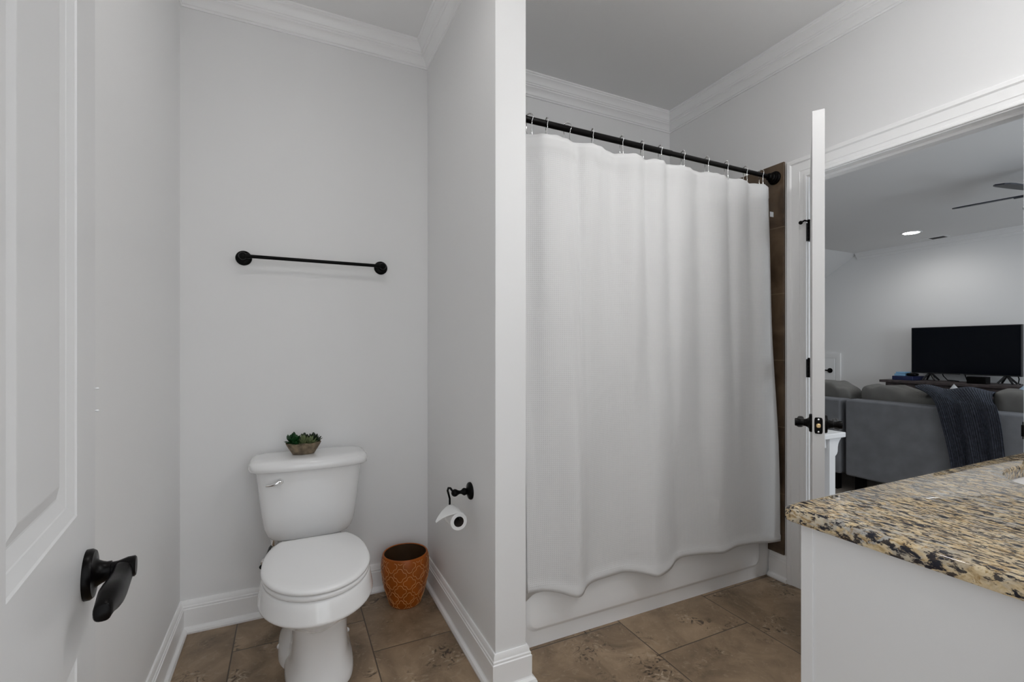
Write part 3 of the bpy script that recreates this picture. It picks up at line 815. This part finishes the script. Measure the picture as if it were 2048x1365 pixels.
# ------------------------------------------------------------------ shower rod, rings, curtain, liner
RY, RZD = 1.628, 2.098
rod = empty('shower_rod', ((XP2 + XR)/2, RY, RZD), 'black tension shower curtain rod spanning the tub alcove', 'shower rod')
m_ = MB(); m_.lathe((XP2 + .01, RY, RZD), [(.0128, 0), (.0128, .80), (.0112, .802), (.0112, XR - XP2 - .03)], (1, 0, 0), 24); obj('rod_tube', m_, M['bronze'], rod, smooth=40)
for x, s_ in ((XP2, 1), (XR - (th if RY > 1.578 else 0), -1)):
    m_ = MB(); m_.lathe((x, RY, RZD), [(.034, 0), (.0345, .005), (.032, .009), (.028, .011), (.029, .016), (.027, .020), (.022, .022), (.022, .030), (.0185, .033), (.0175, .050), (.0135, .054), (.0135, .060)], (s_, 0, 0), 32)
    obj('rod_flange', m_, M['bronze'], rod, smooth=40)

# fold profile (X along the rod -> distance from the rod plane), top and bottom hems
topX = [.822, .863, .900, .955, 1.010, 1.060, 1.085, 1.15, 1.225, 1.27, 1.325, 1.375, 1.420, 1.46, 1.505, 1.55, 1.60, 1.67, 1.74, 1.80, 1.90, 1.95, 1.99, 2.05, 2.10, 2.155, 2.200, 2.245]
topY = [1.635, 1.612, 1.590, 1.582, 1.594, 1.610, 1.588, 1.586, 1.618, 1.622, 1.588, 1.590, 1.618, 1.590, 1.590, 1.618, 1.596, 1.600, 1.622, 1.598, 1.600, 1.622, 1.600, 1.600, 1.622, 1.600, 1.602, 1.625]
# bottom hem: (X, distance, height) of its outline
hem = [(.878, 1.696), (.922, 1.688), (.955, 1.677), (.999, 1.639), (1.023, 1.601), (1.044, 1.579), (1.073, 1.586), (1.113, 1.624), (1.154, 1.65), (1.2, 1.661), (1.271, 1.667), (1.35, 1.67), (1.398, 1.637), (1.429, 1.601), (1.446, 1.573),
       (1.497, 1.579), (1.573, 1.611), (1.632, 1.649), (1.699, 1.67), (1.796, 1.653), (1.897, 1.618), (1.915, 1.615), (2.039, 1.639), (2.151, 1.626), (2.232, 1.601), (2.281, 1.592)]
botX = []; botY = []; botZ = []
for x_, q_ in hem:
    y_ = 1.606 + (q_ - 1.634)*.52
    botX.append(x_*y_/q_); botY.append(y_); botZ.append(1.2 - .995*y_/q_)
def smoothed(f, x0, x1, w_):
    xs = np.linspace(x0, x1, 300); ys = np.array([f(x) for x in xs]); k_ = np.exp(-.5*((xs[:, None] - xs[None, :])/w_)**2)
    ys = (k_*ys).sum(1)/k_.sum(1); return lambda x: float(np.interp(x, xs, ys))
botX[-1] = 2.288
fT, fB, fZ = smoothed(spline(topX, topY), .822, 2.245, .010), smoothed(spline(botX, botY), botX[0], 2.288, .007), smoothed(spline(botX, botZ), botX[0], 2.288, .010)
ZT, ZB = 2.036, .205
NU = 240
VS = [0, .010, .020, .029, .0325] + [float(q) for q in np.linspace(.05, .965, 44)] + [.980, .9835, .992, 1.0]
NV = len(VS) - 1
def cur_pt(u, v):
    v = VS[int(round(v*NV))]
    x = (topX[0] + (topX[-1]-topX[0])*u)*(1-v) + (botX[0] + (botX[-1]-botX[0])*u)*v
    xt = topX[0] + (topX[-1]-topX[0])*u; xb = botX[0] + (botX[-1]-botX[0])*u
    k = v*v*(3-2*v)
    y = fT(xt)*(1-k) + fB(xb)*k
    y += .0085*math.sin(PI*v)*math.sin(31*u + .7*math.sin(4*v)) + .002*math.sin(PI*v)*math.sin(67*u + 1.0*v)
    y += .0035*math.sin(9*v + 23*u)*math.sin(PI*v)
    y = min(y, 1.638)
    if v < .030 or v > .982: y -= .0022        # doubled hems
    z = ZT + (fZ(xb) - ZT)*v
    if v < .04:
        z += .006*math.sin(u*160)*(1 - v/.04)*.25
        # the hem sags a little between the hooks
    return (x, y, z)
m_ = MB(); m_.grid(cur_pt, NU, NV)
curtain = obj('shower_curtain', m_, M['cloth'], smooth=180, solid=.0015)
tag(curtain, 'white waffle weave fabric shower curtain hanging from the black rod', 'shower curtain')
uv = []
for jv in range(NV + 1):
    acc = 0; last = None
    for iu in range(NU + 1):
        q = cur_pt(iu/NU, jv/NV)
        if last: acc += math.hypot(q[0]-last[0], q[1]-last[1])
        last = q; uv.append((acc, q[2] - ZB))
set_uv(curtain, uv)
m_ = MB(); m_.box(2.240, 2.266, 1.606, 1.6075, 1.882, 1.908); obj('hem_tag', m_, M['pillow'], curtain, smooth=0)
def lin_pt(u, v):
    x = .842 + 1.366*u; y = 1.6455 + .002*math.sin(u*40) + .001*math.sin(9*u + 4*v)
    return (x, min(y, 1.655), 2.030 + (.225 - 2.030 - .024*max(0, 1 - u/.03))*v)
m_ = MB(); m_.grid(lin_pt, 80, 16)
liner = obj('curtain_liner', m_, M['liner'], smooth=180, solid=.001)
tag(liner, 'thin white liner sheet hanging behind the waffle shower curtain', 'curtain liner')

ordn = ['first', 'second', 'third', 'fourth', 'fifth', 'sixth', 'seventh', 'eighth', 'ninth', 'tenth', 'eleventh', 'twelfth']
ringX = [.851, .930, 1.025, 1.150, 1.302, 1.415, 1.519, 1.658, 1.812, 1.945, 2.081, 2.200]
def ring_mesh():
    pts = []
    r = .0195
    for k in range(15):
        a = math.radians(-60 + 285*k/14); pts.append((.0015*math.sin(a*2), -r*math.cos(a), .006 + r*math.sin(a)))
    pts = [(.003, -.004, -.062), (.001, -.011, -.068), (0, -.015, -.060), (0, -.012, -.035), (0, -.013, -.020)] + pts[1:]
    pts += [(0, .012, -.020), (0, .013, -.040), (0, .006, -.060), (0, -.002, -.066)]
    mb = MB(); mb.tube(pts, .0013, 6)
    for k in range(5):
        a = math.radians(60 + 15*k); mb.ball((0, -r*math.cos(a), .006 + r*math.sin(a)), .0032, 8)
    return mb
ring0 = None
for k, x in enumerate(ringX):
    if ring0 is None:
        o = obj('curtain_ring', ring_mesh(), M['chrome'], smooth=60); ring0 = o
    else:
        o = ring0.copy(); COL.objects.link(o)
    o.location = (x, RY, RZD - .001)
    o.rotation_euler = (0, 0, (.5, -.2, .75, -.3, -.15, -.25, -.15, -.2, -.15, -.2, -.2, -.2)[k])
    tag(o, 'thin chrome curtain hook on the black rod, %s from the partition' % ordn[k], 'curtain ring', 'chrome hooks along the shower rod')

# ------------------------------------------------------------------ vanity
VX0, VX1, VY0, VY1, VZ = .983, XR - .002, YF + .002, .635, .832
van = empty('vanity_cabinet', ((VX0+VX1)/2, (VY0+VY1)/2, 0), 'white bathroom vanity cabinet under the granite countertop', 'cabinet')
m_ = MB(); m_.box(VX0 + .004, VX1, VY0, VY1 - .020, 0, VZ); obj('side_panel', m_, M['cabinet'], van, smooth=0, bevel=.001)
m_ = MB()
m_.box(VX0, VX0 + .04, VY1 - .0255, VY1, 0, VZ); m_.box(VX1 - .04, VX1, VY1 - .019, VY1, 0, VZ); m_.box(VX0 + .04, VX1 - .04, VY1 - .019, VY1, VZ - .05, VZ); m_.box(VX0 + .04, VX1 - .04, VY1 - .019, VY1, 0, .10)
m_.box((VX0+VX1)/2 - .02, (VX0+VX1)/2 + .02, VY1 - .019, VY1, .10, VZ - .05)
obj('face_frame', m_, M['cabinet'], van, smooth=0, bevel=.0015)
for a, b_ in ((VX0 + .03, (VX0+VX1)/2 - .01), ((VX0+VX1)/2 + .01, VX1 - .03)):
    m_ = MB(); m_.box(a, b_, VY1, VY1 + .018, .09, VZ - .04)
    dr = obj('cabinet_door', m_, M['cabinet'], van, smooth=0, bevel=.003)
    k_ = MB(); k_.lathe(((a + b_)/2, VY1 + .018, VZ - .12), [(.006, 0), (.005, .012), (.014, .018), (.013, .026), (.004, .029)], (0, 1, 0), 18); obj('knob', k_, M['bronze'], dr)
# granite slab with eased front edge and an oval cut-out
GX0, GX1, GY0, GY1, GZ0, GZ1 = .962, XR - .002, YF + .002, .662, .832, .866
top = empty('granite_countertop', (GX0, GY1, GZ0), 'speckled tan and black granite countertop on the white vanity', 'countertop')
m_ = MB(); SX, SY, SRX, SRY = 1.865, .368, .262, .214
nn = 96
hole = lambda z, g=0: [(SX + (SRX+g)*math.copysign(abs(math.cos(a))**(2/2.5), math.cos(a)), SY + (SRY+g)*math.copysign(abs(math.sin(a))**(2/2.5), math.sin(a)), z) for a in [2*PI*k/nn for k in range(nn)]]
def outer_(z, i, r):
    pts = []
    for x, y, _ in hole(0):
        ux, uy = x - SX, y - SY
        k = 1e9
        if ux > 1e-9: k = min(k, (GX1 - SX)/ux)
        if ux < -1e-9: k = min(k, (GX0 + i - SX)/ux)
        if uy > 1e-9: k = min(k, (GY1 - i - SY)/uy)
        if uy < -1e-9: k = min(k, (GY0 - SY)/uy)
        pts.append([SX + ux*k, SY + uy*k, z])
    # snap the nearest sample to every corner so that the outline keeps its corners
    for cx, cy in ((GX0 + i, GY1 - i), (GX0 + i, GY0), (GX1, GY1 - i), (GX1, GY0)):
        q = min(pts, key=lambda p_: math.hypot(p_[0]-cx, p_[1]-cy)); q[0], q[1] = cx, cy
    # round the visible front-left corner
    cx, cy = GX0 + i + r, GY1 - i - r
    for q in pts:
        if q[0] < cx and q[1] > cy:
            a = math.atan2(q[1]-cy, q[0]-cx); q[0], q[1] = cx + r*math.cos(a), cy + r*math.sin(a)
    return [tuple(q) for q in pts]
nn = 400
R_ = .014
m_.loft([hole(GZ0, .002), outer_(GZ0, .006, .010), outer_(GZ0 + .001, .002, .013), outer_(GZ0 + .006, 0, .014), outer_(GZ1 - .012, 0, .014), outer_(GZ1 - .006, .0016, .013), outer_(GZ1 - .002, .006, .012), outer_(GZ1, .013, .008),
         hole(GZ1, .004), hole(GZ1 - .003, .001), hole(GZ1 - .010, 0), hole(GZ0, .002)], False, False)
obj('slab', m_, M['granite'], top, smooth=40)
sk = empty('undermount_sink', (SX, SY, .70), 'white undermount sink bowl set below the granite cut-out', 'sink')
m_ = MB(); nn = 64
m_.loft([hole(GZ0 - .003, .018), hole(GZ0 - .001, .018), hole(GZ0 - .001, -.004), hole(GZ0 - .02, -.012), hole(GZ0 - .08, -.035), hole(GZ0 - .12, -.08), hole(GZ0 - .135, -.15), hole(GZ0 - .137, -.19)], False, True)
obj('basin', m_, M['porcelain'], sk, smooth=60)

# vanity light above (out of the frame): bar with three open glass shades
vl = empty('vanity_light', (1.46, YF, 2.40), 'three lamp vanity light bar with round globe bulbs on the wall above the vanity', 'lamp')
m_ = MB(); m_.box(1.08, 1.84, YF, YF + .025, 2.365, 2.435); obj('back_plate', m_, M['bronze'], vl, smooth=0, bevel=.004)
for x in VAN_X:
    m_ = MB(); m_.tube([(x, YF + .02, 2.40), (x, YF + .10, 2.41), (x, YF + .15, 2.405), (x, YF + .172, 2.385), (x, YF + .175, 2.36)], .008, 10); ar = obj('arm', m_, M['bronze'], vl)
    m_ = MB(); m_.lathe((x, YF + .175, 2.36), [(.020, .004), (.024, 0), (.024, -.03), (.018, -.034)], (0, 0, 1), 24); obj('socket', m_, M['bronze'], ar)
    m_ = MB(); m_.ball((x, YF + .175, 2.283), .045, 24); obj('globe_bulb', m_, M['globe'], ar, smooth=180)

# ------------------------------------------------------------------ recessed ceiling lights
def can_light(x, y, z, label, power, r=.075, group=None, cone=165):
    t_ = empty('ceiling_light', (x, y, z), label, 'ceiling light', group)
    m_ = MB(); m_.lathe((x, y, z), [(r + .018, 0), (r + .016, -.004), (r, -.005), (r - .006, -.002)], (0, 0, 1), 36, False, False); obj('trim_ring', m_, M['white_lacquer'], t_)
    m_ = MB(); m_.lathe((x, y, z - .0025), [(r - .002, 0), (.01, -.001)], (0, 0, 1), 36, False, True); obj('lens', m_, M['lens'], t_)
    lamp('can_lamp', 'SPOT', (x, y, z - .012), power, (1.0, .99, .975), spot_size=math.radians(cone), spot_blend=.65, shadow_soft_size=.05)
    return t_
can_light(.22, 1.12, CEIL, 'lit recessed ceiling light over the toilet nook', P_CAN)
can_light(1.42, .78, CEIL, 'added recessed fill light over the middle of the bathroom', P_FILL_CAN, cone=130)  # unseen fill lamp, added to brighten the right half of the bathroom
can_light(6.0, 2.68, CL, 'lit recessed ceiling light near the far living room wall', P_LIVCAN)
can_light(4.2, 3.1, CL, 'lit recessed ceiling light above the left sofa section', P_LIVCAN)
can_light(5.0, .35, CL, 'lit recessed ceiling light at the right end of the living room', P_LIVCAN)
can_light(3.1, 0.0, CL, 'lit recessed ceiling light just beyond the bathroom doorway', P_LIVCAN)
vt = empty('ceiling_vent', (6.50, 2.72, CL), 'white slotted ceiling vent beside the far wall crown moulding', 'vent')
m_ = MB(); m_.box(6.44, 6.56, 2.57, 2.87, CL - .006, CL); obj('frame', m_, M['ceil'], vt, smooth=0)
m_ = MB()
for k in range(4): m_.box(6.455 + k*.025, 6.470 + k*.025, 2.59, 2.72, CL - .008, CL - .0055)
obj('slots', m_, M['vent'], vt, smooth=0)

# ------------------------------------------------------------------ ceiling fan
fx, fy, fz = 4.56, 1.275, 2.25
fan = empty('ceiling_fan', (fx, fy, CL), 'dark five-blade ceiling fan in the living room', 'ceiling fan')
m_ = MB(); m_.lathe((fx, fy, CL), [(.06, 0), (.058, -.02), (.02, -.035), (.014, -.04), (.014, -.10)], (0, 0, 1), 24); obj('canopy', m_, M['fan'], fan)
m_ = MB(); m_.lathe((fx, fy, CL), [(.03, -.095), (.075, -.11), (.085, -.15), (.08, -.20), (.05, -.23), (.01, -.235)], (0, 0, 1), 28); obj('motor', m_, M['fan'], fan)
for k in range(5):
    a = math.radians(98 + 72*k); u_ = Vector((math.cos(a), math.sin(a), 0)); v_ = Vector((-math.sin(a), math.cos(a), 0)); z_ = Vector((0, 0, 1))
    til = -.16; vv = v_*math.cos(til) + z_*math.sin(til); nnv = z_*math.cos(til) - v_*math.sin(til); c0 = Vector((fx, fy, fz))
    m_ = MB(); secs = []
    for r_, hw_ in ((.10, .030), (.18, .042), (.30, .050), (.42, .052), (.455, .045), (.475, .025)):
        o_ = c0 + u_*r_; secs.append([o_ - vv*hw_ - nnv*.004, o_ + vv*hw_ - nnv*.004, o_ + vv*hw_ + nnv*.004, o_ - vv*hw_ + nnv*.004])
    m_.loft(secs); bl = obj('blade', m_, M['fan'], fan, smooth=20)
    m_ = MB(); m_.obox(c0, u_, v_, z_, .06, .16, -.012, .012, -.010, -.004); obj('blade_iron', m_, M['fan'], bl, smooth=0)

# ------------------------------------------------------------------ sofa (two sections of a sectional)
def cushion(mb, c, sx, sy, sz, e=.42, rot=0, tilt=0, n=36, wob=.0, seed=0, slump=0.0):
    Mx = Matrix.Rotation(rot, 3, 'Z') @ Matrix.Rotation(tilt, 3, 'Y')
    k0 = len(mb.v); mb.ball(c, 1.0, n, (sx/2, sy/2, sz/2), e, Mx)
    if wob:
        for i in range(k0, len(mb.v)):
            x, y, z = mb.v[i]
            d_ = wob*(math.sin(9*y + seed) + .6*math.sin(17*y + 5*x + 2*seed) + .4*math.sin(23*y - 11*z + seed))
            d_ += wob*.35*(math.sin(41*y + 13*x + seed) + .7*math.sin(59*y - 17*z + 2*seed))
            sl = slump*(y - c[1])/(sy/2) if z > c[2] else 0        # the cushion slumps towards one end
            mb.v[i] = (x + .5*d_, y, z + d_*(1 if z > c[2] else .2) + sl)
def sofa(label, y0, y1, X, zt, cushions, group=None):
    t_ = empty('sofa_section', (X + .45, (y0+y1)/2, 0), label, 'sofa')
    m_ = MB(); m_.box(X, X + .17, y0, y1, .145, zt); obj('back_frame', m_, M['sofa'], t_, bevel=.018, seg=3)
    m_ = MB(); m_.box(X + .171, X + .95, y0, y1, .145, .30); obj('seat_base', m_, M['sofa'], t_, bevel=.018, seg=3)
    for xx in (X + .05, X + .86):
        for yy in (y0 + .05, y1 - .11):
            m_ = MB(); m_.box(xx, xx + .06, yy, yy + .06, 0.0, .144); obj('leg', m_, M['black'], t_, smooth=0)
    for (a, b_, h_, s_) in cushions:
        m_ = MB(); cushion(m_, (X + .30, (a+b_)/2, .66 + h_/2), .24, b_ - a, .46 + h_, .22, 0, -.06, 64, .014, s_, .035 if s_ < 2 else 0); obj('back_cushion', m_, M['sofa_cush'], t_, smooth=180)
        m_ = MB(); cushion(m_, (X + .62, (a+b_)/2, .38), .66, b_ - a, .17, .3, 0, 0, 32); obj('seat_cushion', m_, M['sofa'], t_, smooth=180)
    return t_
SXB = 4.20
sofa('grey fabric sofa section with its back to the bathroom doorway, under the navy throw', .36, 2.338, SXB, .780, [(.38, 1.50, .0, 1.3), (1.52, 2.325, -.025, 0.4)])
sofa('grey fabric sofa section at the left, next to the white console table', 2.375, 3.35, SXB, .775, [(2.39, 3.30, .0, 2.2)])

# navy throw over the sofa back
pv = [0, .12, .24, .34, .44, .62, .82, 1.0]
pxx = [4.62, 4.46, 4.33, 4.235, 4.180, 4.172, 4.165, 4.160]
pzz = [.86, .905, .905, .865, .800, .62, .40, .20]
pyl = [1.93, 1.95, 1.90, 1.775, 1.705, 1.665, 1.625, 1.60]
pyr = [1.50, 1.49, 1.47, 1.44, 1.40, 1.36, 1.335, 1.345]
sx_, sz_, sl_, sr_ = spline(pv, pxx), spline(pv, pzz), spline(pv, pyl), spline(pv, pyr)
def thr(u, v):
    y = sl_(v)*(1-u) + sr_(v)*u
    fold = (.5 + .5*math.sin(u*15 + 1.2*v))*.035*max(0, v - .30)/.7 + .012*math.sin(u*31 + 3*v)*max(0, v - .3)
    z = sz_(v) + (.012*math.sin(u*11) if v < .4 else 0)
    return (sx_(v) - fold - .006, y + .015*math.sin(9*v + 1)*(u - .5), z)
m_ = MB(); m_.grid(thr, 60, 60)
throw = obj('throw_blanket', m_, M['knit'], smooth=180, solid=.012)
tag(throw, 'navy blue knitted throw blanket draped over the grey sofa back', 'blanket')
set_uv(throw, [(.45*i/60, .95*jv/60) for jv in range(61) for i in range(61)])
def pillow(c, half, rot, mm, label):
    c = Vector(c); A_ = Vector((.10, math.cos(rot), math.sin(rot))); B_ = Vector((.10, -math.sin(rot), math.cos(rot))); n_ = Vector((1, 0, 0))
    m_ = MB(); K = 16
    def pt(i, j_, sg):
        u = -1 + 2*i/K; v = -1 + 2*j_/K
        uu = u*(1 - .10*(1 - v*v)); vv = v*(1 - .10*(1 - u*u))
        return c + A_*(uu*half) + B_*(vv*half) + n_*(sg*.065*((1 - u*u)*(1 - v*v))**.5)
    for sg in (1, -1): m_.grid(lambda a_, b_: pt(round(a_*K), round(b_*K), sg), K, K)
    o = obj('throw_pillow', m_, M[mm], smooth=180); tag(o, label, 'pillow'); return o
pillow((4.80, 1.852, .705), .152, math.radians(40), 'pillow', 'white throw pillow corner peeking above the navy throw')
pillow((4.86, 1.50, .725), .155, math.radians(50), 'pillow_blue', 'pale blue throw pillow peeking over the right end of the sofa')

# ------------------------------------------------------------------ white console table just outside the doorway
ct = empty('console_table', (2.58, 1.90, 0), 'narrow white console table with corbels just outside the bathroom doorway', 'table')
m_ = MB(); m_.box(XR2 + .022, 2.705, 1.50, 2.30, .725, .752); obj('table_top', m_, M['white_lacquer'], ct, smooth=0, bevel=.004)
m_ = MB(); m_.box(XR2 + .03, 2.585, 1.530, 2.27, .672, .725); obj('apron', m_, M['white_lacquer'], ct, smooth=0, bevel=.002)
for yy in (1.515, 2.235):
    m_ = MB(); m_.box(2.587, 2.637, yy, yy + .046, 0, .725); obj('leg', m_, M['white_lacquer'], ct, smooth=0, bevel=.002)
    m_ = MB(); m_.box(XR2 + .024, XR2 + .064, yy, yy + .046, 0, .654); obj('leg', m_, M['white_lacquer'], ct, smooth=0, bevel=.002)
    prof_ = [(0, 0), (.072, 0), (.070, -.010), (.056, -.018), (.042, -.034), (.036, -.052), (.034, -.075), (.026, -.088), (.012, -.096), (.0, -.100)]
    m_ = MB(); m_.loft([[(2.6375 + a*.78, y_, .7245 + b_) for a, b_ in prof_] for y_ in (yy + .004, yy + .040)]); obj('corbel', m_, M['white_lacquer'], ct, smooth=0)
m_ = MB(); m_.box(XR2 + .03, 2.60, 1.53, 2.27, .10, .125); obj('lower_shelf', m_, M['white_lacquer'], ct, smooth=0)

# ------------------------------------------------------------------ media console, television and what stands on it
KX0, KX1, KY0, KY1, KZ = 6.20, 6.66, 1.45, 3.08, .845
mc = empty('media_console', ((KX0+KX1)/2, (KY0+KY1)/2, 0), 'dark wood media console under the television', 'console')
m_ = MB(); m_.box(KX0, KX1, KY0, KY1, KZ - .028, KZ); obj('console_top', m_, M['wood'], mc, bevel=.004)
m_ = MB(); m_.box(KX0 + .04, KX1 - .01, KY0 + .045, KY1 - .045, .08, KZ - .028); obj('carcass', m_, M['wood'], mc, bevel=.003)
for yy in (KY0 + .05, KY1 - .13):
    for xx in (KX0 + .05, KX1 - .1): m_ = MB(); m_.box(xx, xx + .07, yy, yy + .07, 0, .08); obj('foot', m_, M['wood'], mc, smooth=0)
wd = (KY1 - KY0 - .09)/3
for k in range(3):
    a = KY0 + .045 + wd*k + .03; b_ = KY0 + .045 + wd*(k+1) - .03
    m_ = MB(); m_.box(KX0 + .028, KX0 + .041, a, b_, KZ - .20, KZ - .05); fr = obj('drawer', m_, M['wood'], mc, bevel=.003)
    m_ = MB(); m_.box(KX0 + .020, KX0 + .0285, a, b_, KZ - .075, KZ - .05); m_.box(KX0 + .020, KX0 + .0285, a, b_, KZ - .20, KZ - .175); m_.box(KX0 + .020, KX0 + .0285, a, a + .03, KZ - .175, KZ - .075); m_.box(KX0 + .020, KX0 + .0285, b_ - .03, b_, KZ - .175, KZ - .075)
    obj('drawer_rim', m_, M['wood'], fr, smooth=0)
    m_ = MB(); m_.lathe((KX0 + .028, (a+b_)/2, KZ - .125), [(.008, 0), (.007, .02), (.017, .028), (.014, .038)], (-1, 0, 0), 16); obj('knob', m_, M['chrome'], fr)
    m_ = MB(); m_.box(KX0 + .028, KX0 + .041, a, b_, .12, KZ - .23); obj('cabinet_door', m_, M['wood'], mc, bevel=.003)
tvx = 6.46
tv = empty('television', (tvx, 2.44, KZ), 'black flat screen television on the dark wood console', 'television')
m_ = MB(); m_.box(tvx, tvx + .05, 1.985, 2.884, .925, 1.442); obj('housing', m_, M['tvframe'], tv, bevel=.004)
m_ = MB(); m_.box(tvx - .002, tvx, 1.993, 2.876, .937, 1.434); obj('screen', m_, M['tv'], tv, smooth=0)
for yy in (2.72, 2.10):
    for s_ in (-1, 1):
        m_ = MB(); m_.tube([(tvx + .03, yy, .935), (tvx - .0 + .03 + s_*.0 - .04, yy + s_*.055, KZ + .008)], [.012, .009], 8)
        m_.tube([(tvx + .03, yy, .935), (tvx + .09, yy + s_*.055, KZ + .008)], [.012, .009], 8); obj('stand_leg', m_, M['tvframe'], tv)
m_ = MB(); m_.box(tvx - .0021, tvx - .0018, 2.42, 2.45, .928, .932); obj('logo_plate', m_, M['chrome'], tv, smooth=0)
bx_ = empty('black_media_box', (6.36, 2.26, KZ), 'small black box standing below the television screen', 'media box')
m_ = MB(); m_.box(6.30, 6.40, 2.19, 2.34, KZ, KZ + .072); obj('box_body', m_, M['black'], bx_, bevel=.004)
gc = MB(); gc.box(6.30, 6.56, 2.80, 3.00, KZ, KZ + .045)
tag(obj('game_console', gc, M['navy'], bevel=.005), 'dark blue game console box at the left end of the media console', 'game console')
gs = MB(); gs.box(6.35, 6.50, 2.90, 3.00, KZ + .0455, KZ + .070); gs.box(6.36, 6.49, 2.90, 2.99, KZ + .072, KZ + .090)
tag(obj('game_case', gs, M['sky'], bevel=.003), 'pale blue cases lying on the dark blue game console', 'game case')
g2 = MB(); cushion(g2, (6.40, 2.845, KZ + .064), .09, .10, .036, .6); tag(obj('game_controller', g2, M['black']), 'black game controller lying beside the pale blue cases', 'controller')
for k, (ya, yb_, lb) in enumerate(((2.63, 2.48, 'thin black cable hanging behind the television at its left leg'), (2.44, 2.36, 'thin black cable running to the small black media box'), (2.035, 2.01, 'thin black cable coiled by the right television leg'))):
    m_ = MB(); m_.tube([(tvx + .06, ya, .95), (tvx + .07, ya - .01, .90), (tvx + .06, (ya*2+yb_)/3, KZ + .012), (tvx + .05, yb_, KZ + .006)], .005, 8)
    tag(obj('cable', m_, M['black']), lb, 'cable', 'cables behind the television')
